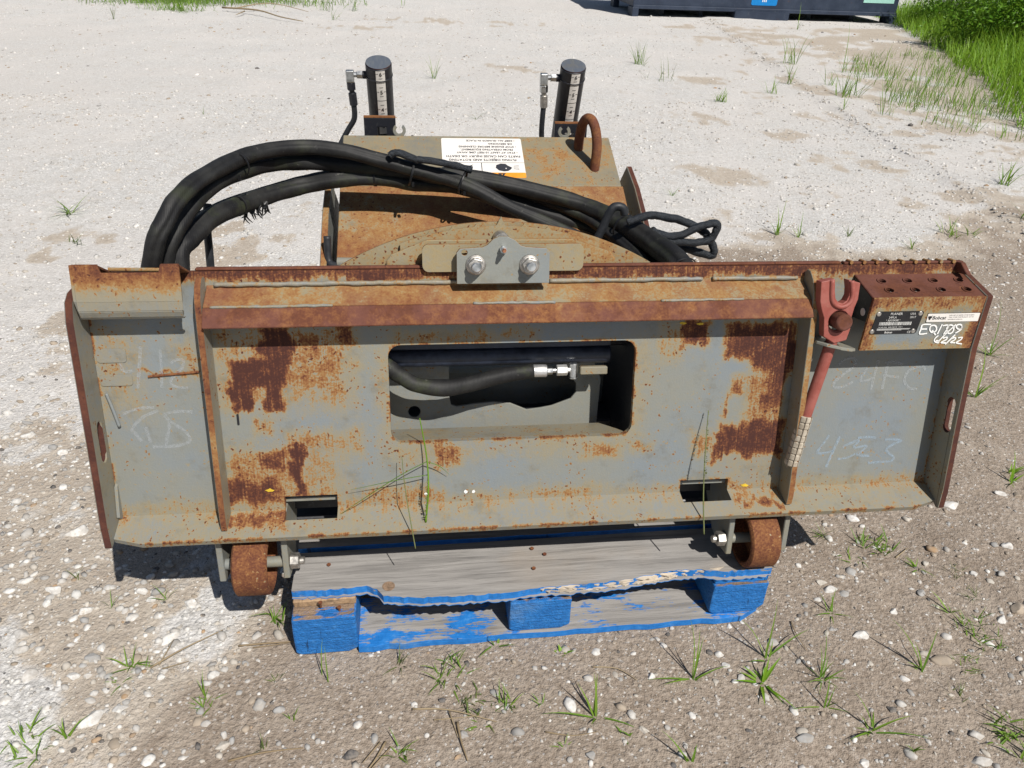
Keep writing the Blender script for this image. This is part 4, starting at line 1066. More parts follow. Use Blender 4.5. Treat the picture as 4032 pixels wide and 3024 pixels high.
for yy0, yy1 in ((-.016, .118), (.548, .672), (1.1, 1.214)):
    poly = jag([(.128 if yy0 < 0 else 0, yy0), (1.016 if yy0 > 0 else .965, yy0 + (.004 if yy0 < 0 else 0)), (1.012, yy0 + .03), (1.014, yy1), (.128 if yy0 < 0 else 0, yy1)], .03, .003, 55, lambda x, y: y < .05)
    link('bottom_board', MB().slab(poly, .001, .0178, lambda a, b, t: (a, b, t)), WOOD_BOT, pallet, PAL_FR, bevel=.0025)
for xx, yy, zz in ((.058, .012, .1235), (.095, .006, .113), (.50, .05, .1415), (.53, .09, .1415), (.505, .11, .1415), (.07, .10, .1415)):
    link('nail', MB().cyl((xx, yy, zz - .012), (xx, yy - .002, zz + .003), .0022, n=8).cyl((xx, yy - .002, zz + .003), (xx, yy - .0022, zz + .0045), .0042, n=10), NAIL, pallet, PAL_FR)
link('knot', MB().cyl((.195, .028, .140), (.195, .028, .1418), .013, n=16), plain('wood_knot', (.22, .15, .10), .8, var=.4, scale=120), d0, PAL_FR)

# measured outlines, in metres on the plate (u right, v down) or in the yard
PATCH = [(0.297, 0.341, 0.1005, 0.1735, 0.62, 0.008), (0.237, 0.332, 0.1675, 0.2125, 0.6, 0.008), (0.2285, 0.2685, 0.2095, 0.2575, 0.62, 0.006), (0.2985, 0.329, 0.211, 0.2595, 0.62, 0.006), (0.2175, 0.4335, 0.111, 0.2435, 0.27, 0.03), (0.346, 0.4005, 0.1145, 0.167, 0.4, 0.01), (0.427, 0.4495, 0.1025, 0.134, 0.45, 0.01), (0.332, 0.4325, 0.1645, 0.2235, 0.33, 0.03), (0.272, 0.3205, 0.348, 0.386, 0.47, 0.01), (0.21, 0.2975, 0.408, 0.449, 0.5, 0.015), (0.215, 0.3415, 0.3515, 0.453, 0.32, 0.025), (0.332, 0.3475, 0.3365, 0.441, 0.62, 0.004), (0.334, 0.451, 0.316, 0.347, 0.29, 0.02), (0.3425, 0.421, 0.3465, 0.446, 0.24, 0.03), (0.2045, 0.3095, 0.473, 0.4895, 0.42, 0.008), (0.615, 0.6475, 0.345, 0.3805, 0.42, 0.015), (0.542, 0.6855, 0.359, 0.374, 0.25, 0.02), (0.4665, 0.6185, 0.4405, 0.457, 0.33, 0.012), (0.271, 0.299, 0.2815, 0.3035, 0.36, 0.01), (0.4325, 0.433, 0.121, 0.187, 0.5, 0.003), (0.423, 0.461, 0.1405, 0.1435, 0.4, 0.003), (1.0975, 1.142, 0.1105, 0.1515, 0.5, 0.01), (1.194, 1.3145, 0.118, 0.1805, 0.56, 0.012), (1.2425, 1.3205, 0.147, 0.204, 0.58, 0.015), (1.2715, 1.3065, 0.1835, 0.2745, 0.55, 0.015), (1.244, 1.3085, 0.209, 0.331, 0.36, 0.02), (1.2, 1.31, 0.33, 0.385, 0.58, 0.015), (1.173, 1.1925, 0.336, 0.4035, 0.52, 0.006), (1.13, 1.1595, 0.3465, 0.3775, 0.36, 0.015), (1.2035, 1.2295, 0.231, 0.2545, 0.4, 0.012), (1.0485, 1.088, 0.1285, 0.173, 0.26, 0.02), (1.193, 1.196, 0.259, 0.307, 0.4, 0.003), (0.9095, 0.9745, 0.357, 0.3785, 0.33, 0.015), (1.012, 1.038, 0.3635, 0.3755, 0.33, 0.01), (1.2185, 1.3195, 0.4845, 0.4905, 0.42, 0.006), (1.2145, 1.345, 0.398, 0.49, 0.15, 0.03)]
CHALK_L = [[(0.051, 0.14), (0.044, 0.163), (0.044, 0.175), (0.051, 0.181), (0.062, 0.179)], [(0.082, 0.134), (0.074, 0.176), (0.067, 0.213)], [(0.115, 0.141), (0.112, 0.179), (0.109, 0.213)], [(0.13, 0.167), (0.142, 0.16), (0.152, 0.162), (0.149, 0.176), (0.132, 0.192), (0.126, 0.202), (0.132, 0.211), (0.155, 0.215)]]
CHALK_L2 = [[(0.034, 0.262), (0.051, 0.255), (0.071, 0.251), (0.091, 0.251)], [(0.097, 0.257), (0.072, 0.267), (0.059, 0.277), (0.046, 0.292), (0.052, 0.303), (0.06, 0.317)], [(0.071, 0.289), (0.073, 0.303), (0.076, 0.32)], [(0.106, 0.265), (0.121, 0.261), (0.143, 0.26), (0.158, 0.262)], [(0.107, 0.267), (0.113, 0.277), (0.112, 0.293), (0.106, 0.312), (0.102, 0.33)], [(0.114, 0.279), (0.128, 0.289), (0.141, 0.301), (0.147, 0.316), (0.141, 0.323), (0.123, 0.328), (0.101, 0.329), (0.078, 0.329)]]
CHALK_R = [[(1.421, 0.203), (1.432, 0.192), (1.449, 0.188), (1.458, 0.194), (1.456, 0.206), (1.436, 0.222), (1.42, 0.236), (1.417, 0.245), (1.422, 0.251), (1.44, 0.249), (1.458, 0.24)], [(1.485, 0.211), (1.476, 0.227), (1.475, 0.238), (1.487, 0.238), (1.5, 0.232)], [(1.507, 0.194), (1.503, 0.222), (1.5, 0.258)], [(1.528, 0.199), (1.526, 0.229), (1.524, 0.257)], [(1.522, 0.2), (1.539, 0.199), (1.56, 0.205)], [(1.521, 0.227), (1.538, 0.23), (1.557, 0.233)], [(1.613, 0.218), (1.606, 0.211), (1.591, 0.212), (1.575, 0.221), (1.57, 0.236), (1.574, 0.247), (1.586, 0.258), (1.602, 0.259)]]
CHALK_B = [[(1.423, 0.355), (1.413, 0.373), (1.402, 0.392), (1.414, 0.396), (1.439, 0.39)], [(1.447, 0.359), (1.438, 0.387), (1.426, 0.428)], [(1.456, 0.383), (1.471, 0.376), (1.491, 0.37), (1.482, 0.386), (1.51, 0.382), (1.499, 0.396), (1.491, 0.402), (1.52, 0.406)], [(1.449, 0.41), (1.469, 0.408), (1.487, 0.4)], [(1.488, 0.364), (1.51, 0.363), (1.528, 0.365)], [(1.549, 0.37), (1.568, 0.37), (1.586, 0.374), (1.57, 0.381), (1.556, 0.392), (1.564, 0.402), (1.576, 0.412), (1.57, 0.42), (1.545, 0.421), (1.519, 0.422)]]
MARKER = [[(1.557, 0.105), (1.54, 0.105), (1.539, 0.114), (1.539, 0.124), (1.554, 0.123)], [(1.54, 0.114), (1.551, 0.114)], [(1.571, 0.114), (1.571, 0.118), (1.567, 0.121), (1.563, 0.121), (1.559, 0.118), (1.557, 0.114), (1.557, 0.109), (1.56, 0.107), (1.565, 0.107), (1.569, 0.11), (1.571, 0.114)], [(1.563, 0.117), (1.573, 0.127)], [(1.58, 0.105), (1.576, 0.125)], [(1.582, 0.108), (1.594, 0.108), (1.589, 0.126)], [(1.607, 0.115), (1.607, 0.12), (1.604, 0.124), (1.599, 0.124), (1.595, 0.12), (1.592, 0.115), (1.593, 0.11), (1.596, 0.107), (1.6, 0.107), (1.605, 0.11), (1.607, 0.115)], [(1.609, 0.106), (1.592, 0.126)], [(1.623, 0.111), (1.622, 0.115), (1.618, 0.116), (1.614, 0.114), (1.611, 0.111), (1.612, 0.107), (1.616, 0.106), (1.62, 0.107), (1.623, 0.111)], [(1.622, 0.109), (1.622, 0.117), (1.613, 0.124)], [(1.579, 0.128), (1.574, 0.134), (1.574, 0.139), (1.578, 0.142), (1.584, 0.143), (1.582, 0.139), (1.577, 0.139)], [(1.592, 0.127), (1.581, 0.143)], [(1.59, 0.134), (1.598, 0.132), (1.598, 0.137), (1.589, 0.143), (1.601, 0.144)], [(1.614, 0.127), (1.599, 0.147)], [(1.609, 0.135), (1.616, 0.133), (1.616, 0.138), (1.609, 0.143), (1.619, 0.144)], [(1.622, 0.134), (1.63, 0.133), (1.629, 0.138), (1.621, 0.144), (1.634, 0.147)]]
H1 = [(-0.516, 1.43, 0.734), (-0.494, 1.432, 0.78), (-0.477, 1.445, 0.813), (-0.455, 1.487, 0.849), (-0.423, 1.597, 0.864), (-0.37, 1.766, 0.861), (-0.279, 1.86, 0.854), (-0.184, 1.86, 0.849), (-0.09, 1.86, 0.826), (-0.006, 1.86, 0.803), (0.06, 1.86, 0.786), (0.127, 1.84, 0.768), (0.223, 1.83, 0.72), (0.338, 1.82, 0.672), (0.415, 1.78, 0.645), (0.46, 1.7, 0.62)]
H2 = [(-0.508, 1.461, 0.715), (-0.493, 1.469, 0.754), (-0.472, 1.498, 0.794), (-0.443, 1.585, 0.827), (-0.408, 1.712, 0.831), (-0.343, 1.85, 0.821), (-0.254, 1.89, 0.814), (-0.158, 1.89, 0.806), (-0.06, 1.89, 0.796), (0.044, 1.89, 0.78), (0.079, 1.89, 0.781), (0.19, 1.89, 0.765), (0.305, 1.89, 0.739), (0.414, 1.886, 0.709), (0.493, 1.802, 0.691), (0.543, 1.672, 0.685), (0.577, 1.546, 0.676)]
H3 = [(-0.487, 1.475, 0.712), (-0.476, 1.492, 0.74), (-0.459, 1.534, 0.758), (-0.43, 1.633, 0.767), (-0.375, 1.797, 0.751), (-0.293, 1.888, 0.752), (-0.193, 1.89, 0.772), (-0.094, 1.89, 0.776), (-0.011, 1.89, 0.764), (0.099, 1.91, 0.749), (0.232, 1.91, 0.709), (0.351, 1.91, 0.669), (0.461, 1.877, 0.64), (0.525, 1.766, 0.638), (0.567, 1.63, 0.634)]
H3b = [(-0.508, 1.507, 0.696), (-0.491, 1.528, 0.734), (-0.467, 1.582, 0.761), (-0.432, 1.704, 0.759), (-0.371, 1.861, 0.744), (-0.281, 1.93, 0.752), (-0.163, 1.93, 0.771)]
CABLE_DROP = [(-0.446, 1.652, 0.788), (-0.451, 1.638, 0.738), (-0.453, 1.631, 0.694), (-0.455, 1.623, 0.647)]
LOOP1 = [(0.489, 1.72, 0.719), (0.517, 1.72, 0.73), (0.545, 1.72, 0.737), (0.575, 1.72, 0.733), (0.613, 1.72, 0.726), (0.656, 1.72, 0.709), (0.685, 1.72, 0.692), (0.704, 1.72, 0.669), (0.716, 1.72, 0.646), (0.71, 1.72, 0.634), (0.678, 1.72, 0.642), (0.647, 1.72, 0.651), (0.613, 1.72, 0.649)]
LOOP2 = [(0.544, 1.7, 0.708), (0.563, 1.7, 0.698), (0.593, 1.7, 0.692), (0.626, 1.7, 0.697), (0.653, 1.7, 0.713), (0.677, 1.7, 0.72), (0.702, 1.7, 0.722), (0.703, 1.7, 0.703), (0.694, 1.7, 0.684), (0.673, 1.7, 0.677), (0.644, 1.7, 0.675), (0.584, 1.7, 0.681)]
STRAP = [(0.403, 1.66, 0.698), (0.414, 1.66, 0.723), (0.422, 1.66, 0.747), (0.431, 1.66, 0.77), (0.443, 1.66, 0.778), (0.458, 1.66, 0.774), (0.464, 1.66, 0.76)]
BRAID_P = [(-0.066, 1.84, 0.842), (-0.056, 1.84, 0.848), (-0.037, 1.84, 0.846), (-0.005, 1.84, 0.833), (0.004, 1.84, 0.833), (0.042, 1.84, 0.828), (0.088, 1.84, 0.819), (0.127, 1.84, 0.809)]
IN_HOSE = [(0.504, 0.182), (0.522, 0.202), (0.543, 0.219), (0.574, 0.237), (0.626, 0.245), (0.683, 0.237), (0.738, 0.223), (0.805, 0.214)]
IN_HOLE = [(0.64, 0.261), (0.639, 0.292), (0.643, 0.311), (0.654, 0.316), (0.692, 0.311), (0.733, 0.308), (0.769, 0.312), (0.805, 0.328), (0.835, 0.325), (0.859, 0.321), (0.901, 0.306), (0.912, 0.292), (0.912, 0.272), (0.881, 0.253), (0.822, 0.254)]
ARC = [(0.448, 0.006), (0.533, -0.034), (0.603, -0.059), (0.671, -0.074), (0.739, -0.079), (0.804, -0.074), (0.878, -0.054), (0.953, -0.027), (1.02, 0.007)]

# ------------------------------------------------------------------ planer attachment
PF = Matrix(((1, 0, 0, -.5878), (0, .23361, -.97233, 1.31835), (0, .97233, .23361, .77302), (0, 0, 0, 1)))
def W(u, v, w): return PF @ Vector((u, -v, w))
planer = empty('road_planer', (.24, 1.6, 0), 'rusty grey road planer attachment, its mounting plate facing us, on the blue pallet', 'planer')
def part(name, mb, mat, parent=None, pf=True, **k):
    return link(name, mb, mat, parent or planer, PF if pf else ID, **k)
PLATE_PATCH = PATCH + [
    (-.02, 1.68, -.01, .014, .50, .010), (.20, 1.33, .016, .03, .20, .01), (1.30, 1.66, .0, .03, .30, .02),
    (-.01, 1.67, .455, .478, .24, .012), (-.01, 1.67, .478, .56, .16, .03), (.30, 1.30, .462, .476, .24, .008), (.42, 1.3, .52, .56, .22, .01),
    (.505, .525, .14, .34, .20, .012), (.51, 1.0, .345, .365, .17, .015), (.53, .80, .120, .138, .26, .010), (.98, 1.02, .15, .33, .18, .014),
    (.0, .06, .12, .25, .22, .03), (.15, .19, .14, .19, .24, .02), (.07, .18, .186, .191, .42, .003)]
PLATE_M = rusty('plate_paint', 0.05, patches=True, spots=.60, edge=0, big=.20, fine=.16, tan=.62)
COVER_PATCH = [(0, .2, -.06, .0, .18, .02), (.0, .2, .05, .12, -.22, .03)]
def wear(o, patches):
    co = np.empty(len(o.data.vertices) * 3, np.float32); o.data.vertices.foreach_get('co', co); co = co.reshape(-1, 3)
    x, y = co[:, 0].astype(float), co[:, 1].astype(float)
    qx = x + (fbm(x * 28, y * 28 + 9, 5) - .5) * .036 + (fbm(x * 90 + 5, y * 90, 3) - .5) * .006
    qy = y + (fbm(x * 28 + 60, y * 28, 5) - .5) * .030 + (vnoise(x * 260, y * 7) - .5) * .011
    tot = np.zeros(len(x))
    for (u0, u1, v0, v1, amt, soft) in patches:
        d = np.maximum(np.abs(qx - (u0 + u1) / 2) - abs(u1 - u0) / 2, np.abs(qy + (v0 + v1) / 2) - abs(v1 - v0) / 2)
        m = (amt * (1.30 if amt > .44 else 1.12)) * sstep(-d, -soft * 1.9, soft * .7)
        tot = np.maximum(tot, m) if amt > 0 else tot + m
    if o.name == 'mounting_plate':
        z = co[:, 2]
        e = np.where(y > -VB, np.abs(inpoly_soft(x, y, [(p[0], -p[1]) for p in flat])), 1.0)
        e = np.minimum(e, np.where(y > -VB, np.abs(inpoly_soft(x, y, [(p[0], -p[1]) for p in win])), 1.0))
        e = np.where(np.abs(y + VB) < .006, np.abs(y + VB) + .5, e)
        e = np.minimum(e, np.where(z > .03, .0555 - z, 1.0))
        nz_ = fbm(x * 60, y * 60, 3)
        tot = np.maximum(tot, .45 * sstep(-e, -.009, -.0005) * sstep(nz_, .25, .6))
    at = o.data.attributes.new('rust', 'FLOAT', 'POINT'); at.data.foreach_set('value', tot.astype(np.float32))
BIND_M = rusty('dull_grey_paint', 0.10, edge=0, spots=.5)
EDGE_M = rusty('rusty_edge_plate', 0.20, edge=.85, edge_r=.013, big=.35, med=.45, spots=.5)
LEDGE_M = rusty('ledge_rust', 0.40, purple=.35, big=.38, med=.40, edge=.15, tan=.8, spots=.1)
LEDGE_LIP_M = rusty('ledge_lip_rust', 0.58, purple=.5, big=.40, med=.60, spots=.1)
COVER_M = rusty('cover_rust', 0.40, big=.30, med=.42, edge=.32, edge_r=.012, patches=True)
STEP_M = rusty('step_dark_rust', 0.66, purple=.5, big=.3, med=.35, edge=.15, bump=.6)
BOXF_M = rusty('step_front_paint', 0.07, big=.40, med=.36, patches=True, tan=.9)
ARC_M = rusty('arc_paint', 0.31, big=.45, edge=.42, edge_r=.010, spots=.6, tan=.85)
BOLTP_M = rusty('bolt_plate_paint', .05, edge=.42, edge_r=.004)
HOOD_M = rusty('hood_paint', 0.29, big=.50, med=.40, fine=.3, edge=0, paint=(.172, .168, .135), blue=(.145, .156, .155))
HOODF_M = rusty('hood_front_rust', 0.42, big=.42, med=.34, edge=.15, purple=.25)
ROLLER_M = rusty('roller_rust', .60, big=.2, med=.34, fine=.4, edge=.1, spots=-.3, bump=.5)
GREY_M = rusty('bracket_paint', 0.13, edge=0)
WELD_M = rusty('weld_bead', .26, med=.9, big=.3, spots=.2, paint=(.20, .215, .225), edge=0, bump=.7)
ZINC = plain('zinc_steel', (.55, .56, .56), .35, 1.0, var=.25, scale=60)
ZINC_D = plain('dull_zinc_nut', (.42, .40, .37), .45, .85, var=.3, scale=90)
COPPER = plain('copper_tip', (.55, .24, .13), .4, .9)
BLACKP = black_rusty('black_paint')
BLACKC = black_rusty('black_cylinder_paint', -.12)
NAVY = plain('navy_tube_paint', (.030, .037, .056), .42, var=.35)
SLEEVE = sleeve_mat('hose_sleeve', .55)
SLEEVE2 = sleeve_mat('hose_sleeve_mossy', 1.0)
RUBBER = plain('hose_rubber', (.020, .022, .026), .5, var=.3)
BRAID = plain('braided_cable', (.018, .022, .028), .38, var=.6, scale=260, bump=.8, dist=.002)
TIE = plain('cable_tie_plastic', (.010, .010, .011), .4)
WHITE_L = plain('white_label', (.72, .69, .65), .45, var=.06, scale=14)
ORANGE_L = plain('orange_band', (.75, .30, .03), .45, var=.08)
SILVER_INK = plain('silver_ink', (.62, .62, .60), .5, var=.05)
DARK_INK = plain('dark_ink', (.03, .032, .04), .5, var=.1)
CHALK = chalk_mat('white_chalk', (.44, .47, .49), .47, .24, .50)
CHALK_BLUE = chalk_mat('blue_chalk', (.36, .46, .56), .47, .24, .58)
MARKER_M = chalk_mat('white_paint_marker', (.80, .80, .78), .30, .10, .98)

# mounting plate: flat sheet and forward-bent bottom lip
TH = .012
uL, uR, VB = 0.0, 1.656, .47
flat = [(uL, 0), (uR, 0), (uR, VB), (1.213, VB), (1.213, .445), (1.110, .445), (1.110, VB), (.411, VB), (.411, .443), (.310, .443), (.310, VB), (uL, VB)]
win = roundrect(.521, .999, .142, .339, .024, 6)
mb = MB().dense_slab([(p[0], -p[1]) for p in flat], -TH, 0, lambda a, b, t: (a, b, t), holes=[[(p[0], -p[1]) for p in win]])
LA = math.radians(60); LL = .064
cv, sv = math.cos(LA), math.sin(LA)
lip = [(uL, 0), (.310, 0), (.310, .026), (.411, .026), (.411, 0), (1.110, 0), (1.112, .027), (1.215, .027), (1.213, 0), (uR, 0), (uR, LL - .014), (1.606, LL), (.052, LL), (uL, LL - .014)]
mb2 = MB().dense_slab(lip, -TH, 0, lambda a, b, t: (a, -(VB + b * cv - t * sv), b * sv + t * cv))
mb.add(mb2.v, mb2.f)
plate = part('mounting_plate', mb, PLATE_M)
wear(plate, PLATE_PATCH)
for nm, data, mt, wd in (('chalk_mark', CHALK_L, CHALK, .0055), ('chalk_mark', CHALK_L2, CHALK, .006), ('chalk_mark', CHALK_R, CHALK, .0055), ('chalk_mark', CHALK_B, CHALK_BLUE, .0055)):
    link(nm, strokes_mb(data, wd, .0009), mt, plate, PF)
for dx, dy, s in ((.665, .449, .004), (.585, .450, .0035), (.68, .449, .0035)):
    link('white_paint_fleck', MB().slab([(dx + s * random.uniform(.6, 1.2) * math.cos(q), -dy + s * random.uniform(.6, 1.3) * math.sin(q)) for q in [i * .628 for i in range(10)]], .0004, .0011, lambda a, b, t: (a, b, t)), WHITE_INK, plate, PF)
YEL = plain('yellow_lichen_paint', (.62, .42, .03), .7)
for uu, vv, s, el in ((.283, .428, .004, 2.2), (1.09, .110, .003, 2.5), (1.125, .112, .003, 2.5), (1.25, .462, .004, 2)):
    link('yellow_paint_fleck', MB().slab([(uu + s * el * random.uniform(.6, 1.2) * math.cos(q), -vv + s * random.uniform(.5, 1.2) * math.sin(q)) for q in [i * .7 for i in range(9)]], .0004, .0012, lambda a, b, t: (a, b, t)), YEL, plate, PF)

CUT_M = rusty('rusted_cut_edge', .78, purple=.15, big=.75, med=.45)
CUT_L = rusty('lightly_rusted_edge', .42, big=.5, med=.5)
UX, UZ = dict(edge=CUT_M, axis=(1, 0, 0)), dict(edge=CUT_L, axis=(0, 0, 1))
def vw(u0, u1, poly, holes=()):    # a plate standing off the sheet: polygon in (v, w), thickness along u
    return MB().slab(poly, u0, u1, lambda a, b, t: (t, -a, b), holes=holes)
slot = [(.283 + .0, .0)]  # placeholder for readability
def stadium(v0, v1, w0, w1, n=7):
    r = (w1 - w0) / 2; c = (w0 + w1) / 2
    return [(v0 + r - r * math.sin(math.pi * i / n), c - r * math.cos(math.pi * i / n)) for i in range(n + 1)] + [(v1 - r + r * math.sin(math.pi * i / n), c + r * math.cos(math.pi * i / n)) for i in range(n + 1)]
flange_l = [(.026, -.012), (.022, .012), (.028, .036), (.042, .052), (.075, .060), (.30, .060), (.46, .062), (.507, .057), (.509, .050), (.478, -.002), (.47, -.012)]
part('side_flange', vw(-.0135, -.0005, flange_l, [stadium(.268, .345, .014, .034)]), EDGE_M, bevel=.002, **UX)
flange_r = [(.018, -.012), (.018, .004), (.050, .080), (.160, .064), (.30, .062), (.46, .062), (.507, .057), (.509, .050), (.478, -.002), (.47, -.012)]
part('side_flange', vw(uR + .0005, uR + .0135, flange_r, [stadium(.268, .342, .026, .050)]), EDGE_M, bevel=.002, **UX)
rib = [(.012, .0005), (.006, .010), (.008, .022), (.022, .036), (.045, .045), (.10, .047), (.42, .047), (.470, .046), (.490, .042), (.4722, .0015), (.46, .0005)]
part('rib', vw(.1955, .2065, rib), EDGE_M, bevel=.0018, edge=rusty('rib_edge', .46, big=.7, med=.5), axis=(1, 0, 0))
part('rib', vw(1.3255, 1.3375, rib), EDGE_M, bevel=.0018, edge=CUT_L, axis=(1, 0, 0))
# corner gussets and patches welded on the left field
for v0, v1, u1 in ((.137, .163, .055), (.186, .207, .060)):
    part('patch_tab', MB().slab([(a, -b) for a, b in roundrect(.004, u1, v0, v1, .006)], .0004, .0018, lambda a, b, t: (a, b, t)), rusty('tab_paint', .22, edge=0, spots=.9, dirty=.9), bevel=.0008)
part('corner_gusset', vw(.0002, .006, [(.40, .0005), (.405, .006), (.465, .016), (.474, .004), (.47, .0005)]), BIND_M, bevel=.001)
part('weld_wire', MB().tube([(.012, -.22, .004), (.02, -.25, .006), (.026, -.285, .004)], .003, n=8), BIND_M, smooth=True)
part('welded_rod', MB().cyl((.088, -.1905, .0022), (.178, -.184, .0022), .0022, n=8), NAIL, smooth='angle')
part('stub_mark', MB().box((.236, -.290, .0004), (.240, -.268, .003)), BLACKP, bevel=.001)

# sloping ledge under the top edge
prof = [(.0235, .0006), (.030, .0030), (.057, .040), (.0905, .0575), (.0925, .0505), (.063, .032), (.040, .0006)]
ledge = part('ledge', vw(.2072, 1.3248, [(.0235, .0006), (.030, .0030), (.057, .0400), (.0585, .0355), (.040, .0006)]), LEDGE_M, bevel=.0012)
link('ledge_lip', vw(.2072, 1.3248, [(.0572, .0402), (.0905, .0580), (.0928, .0510), (.0590, .0335)]), LEDGE_LIP_M, ledge, PF, bevel=.0015)
def bead(u0, u1, v, w, r, seed):
    rr = random.Random(seed); pts = []
    n = max(3, int((u1 - u0) / .011))
    for i in range(n + 1):
        pts.append((u0 + (u1 - u0) * i / n, -v + rr.uniform(-.0007, .0007), w))
    return MB().tube(pts, [r * rr.uniform(.8, 1.15) for _ in pts], n=8, sub=2)
for a, b in ((.222, .655), (.825, 1.12), (1.14, 1.31)):
    link('weld_bead', bead(a, b, .0235, .0035, .0042, int(a * 99)), WELD_M, ledge, PF, smooth=True)
for a, b in ((.22, .43), (.68, .83), (1.03, 1.19)):
    link('weld_bead', bead(a, b, .0565, .0400, .0028, int(a * 77)), WELD_M, ledge, PF, smooth=True)
part('top_edge_bar', MB().box((.19, -.0, -.016), (1.40, .006, -.002)), rusty('top_edge_rust', .62, purple=.4, edge=.1), bevel=.002)
bars = part('serrated_bar', MB().box((1.405, 0, -.016), (1.656, .005, -.001)), STEP_M, bevel=.0015)
for k in range(9):
    uu = 1.418 + k * .0268
    link('serration', MB().cyl((uu, .0055, -.015), (uu, .0045, .003), .0036, n=12), COVER_M, bars, PF, smooth='angle')
part('end_tab', vw(1.640, 1.650, [(.017, .0), (-.004, -.004), (-.004, .012), (.017, .036)]), STEP_M, bevel=.001)

# bent cover at the upper left
cv_prof = [(-.022, .055), (.040, .0585), (.058, .057), (.070, .050), (.0745, .042)]
mb = MB()
th = .005
u0, u1 = .009, .181
fx = lambda a, b, t: (a, -b, .0555 + t)
frontp = [(u0, -.022), (.050, -.022), (.054, -.008), (.147, -.008), (.151, -.022), (u1, -.022), (u1, .042), (u0, .042)]
mb.slab(frontp, -th, 0, lambda a, b, t: (a, -b, .0557 + (b + .022) * .05 + t))
A = [(u0, -v, w) for v, w in cv_prof[1:]]
for (va, wa), (vb, wb) in zip(cv_prof[1:-1], cv_prof[2:]):
    mb.add([(u0, -va, wa), (u1 - .003 * (vb > .06), -va, wa), (u1 - .004 * (vb > .06), -vb, wb), (u0, -vb, wb), (u0, -va, wa - th), (u1, -va, wa - th), (u1 - .004, -vb + .002, wb - th), (u0, -vb + .002, wb - th)],
           [(0, 1, 2, 3), (7, 6, 5, 4), (0, 3, 7, 4), (1, 5, 6, 2), (3, 2, 6, 7), (0, 4, 5, 1)])
for a, b in ((u0, .050), (.151, u1)):
    mb.add([(a, .022, .0555), (b, .022, .0555), (b, .001, -.004), (a, .001, -.004), (a, .0165, .0555), (b, .0165, .0555), (b, -.004, -.004), (a, -.004, -.004)],
           [(0, 1, 2, 3), (7, 6, 5, 4), (0, 3, 7, 4), (1, 5, 6, 2), (3, 2, 6, 7), (0, 4, 5, 1)])
mb.slab([(-.022, .055), (.0, -.002), (.07, -.001), (.074, .043), (.040, .058)], u0 - .004, u0 + .003, lambda a, b, t: (t, -a, b))
wear(part('bent_cover', mb, COVER_M, bevel=.001), COVER_PATCH)
part('cover_hinge_rod', MB().cyl((.048, .006, .004), (.153, .004, .004), .0035, n=10), COVER_M, smooth='angle')

# perforated step box at the upper right
b_u0, b_u1 = 1.428, 1.656
topd = Vector((0, -.0335, .078)); topl = topd.length; tdir = topd.normalized(); tn = Vector((0, tdir.z, -tdir.y))
def stepf(a, b, t):
    p = Vector((a, -.0185, .0008)) + tdir * b + tn * t
    return tuple(p)
holes = [circle(1.472 + .0535 * k, .026, .0072, 14) for k in range(4)] + [circle(1.476 + .0530 * k - .004, .058, .0078, 14) for k in range(4)]
outer = [(b_u0, 0), (b_u1, 0), (b_u1, topl), (b_u0, topl)]
step = part('step_box', MB().slab(outer, -.006, 0, stepf, holes=holes), STEP_M, bevel=.0012)
BF_y = Vector((0, .1045, .0175)).normalized()
BF_z = Vector((1, 0, 0)).cross(BF_y)
BF = PF @ Matrix(((1, 0, 0, b_u0), (0, BF_y.y, BF_z.y, -.052), (0, BF_y.z, BF_z.z, .0792), (0, 0, 0, 1)))
box_front = link('step_front', MB().dense_slab([(-.004, -.106), (.2265, -.106), (.2275, .001), (0, .001)], -.006, 0, lambda a, b, t: (a, b, t)), BOXF_M, step, BF)
wear(box_front, [(0, .2275, -.01, .016, .34, .014), (-.02, .010, -.01, .12, .40, .012), (.214, .24, -.01, .12, .40, .014), (0, .23, .098, .12, .22, .012), (.0, .22, .0, .030, .14, .03), (.0, .12, .072, .105, -.12, .02)])
for nm, (hu, hb) in [('grip_rim', (sum(p[0] for p in h) / len(h), sum(p[1] for p in h) / len(h))) for h in holes]:
    mbr = MB(); r_ = .0072
    for i in range(14):
        pass
    c0 = Vector(stepf(hu, hb, .0006))
    mbr.ring(c0, tn, .0088, .0014, n=16, m=6)
    link(nm, mbr, STEP_M, step, PF, smooth=True)
def bf(x, y, z=0): return BF @ Matrix.Translation((x, y, z))
dpoly = [(p[0], p[1]) for p in roundrect(.012, .106, -.0715, -.0255, .004)]
link('data_plate', MB().slab([(a + (-.0035 if b < -.05 else .001), b) for a, b in dpoly], .0003, .0013, lambda a, b, t: (a, b, t)), plain('black_data_plate', (.012, .012, .014), .4), step, BF)
for x, y_ in ((.0165, -.0305), (.1005, -.0305), (.0115, -.0665), (.0955, -.0665)):
    link('rivet', MB().cyl((x, y_, .0012), (x, y_, .0026), .0048, .0036, n=14), ZINC_D, step, BF, smooth='angle')
def txt(body, size, frame, mat, parent, name='lettering', **k):
    return link(name, text_mesh(body, size, **k), mat, parent, frame)
txt('PLANER', .0068, bf(.040, -.0325, .0016), SILVER_INK, step)
txt('24PLA', .0060, bf(.038, -.0395, .0016), SILVER_INK, step)
txt('USA', .0060, bf(.080, -.0325, .0016), SILVER_INK, step)
txt('2017', .0060, bf(.081, -.0395, .0016), SILVER_INK, step)
txt('* AJNY04380 *', .0058, bf(.034, -.0455, .0016), SILVER_INK, step, sx=.8)
mbb = MB(); x = .022
rb = random.Random(4)
while x < .088:
    w_ = rb.choice((.0006, .001, .0016)); mbb.box((x, -.0535, .0014), (x + w_, -.0470, .0016)); x += w_ + rb.choice((.0005, .0008, .0012))
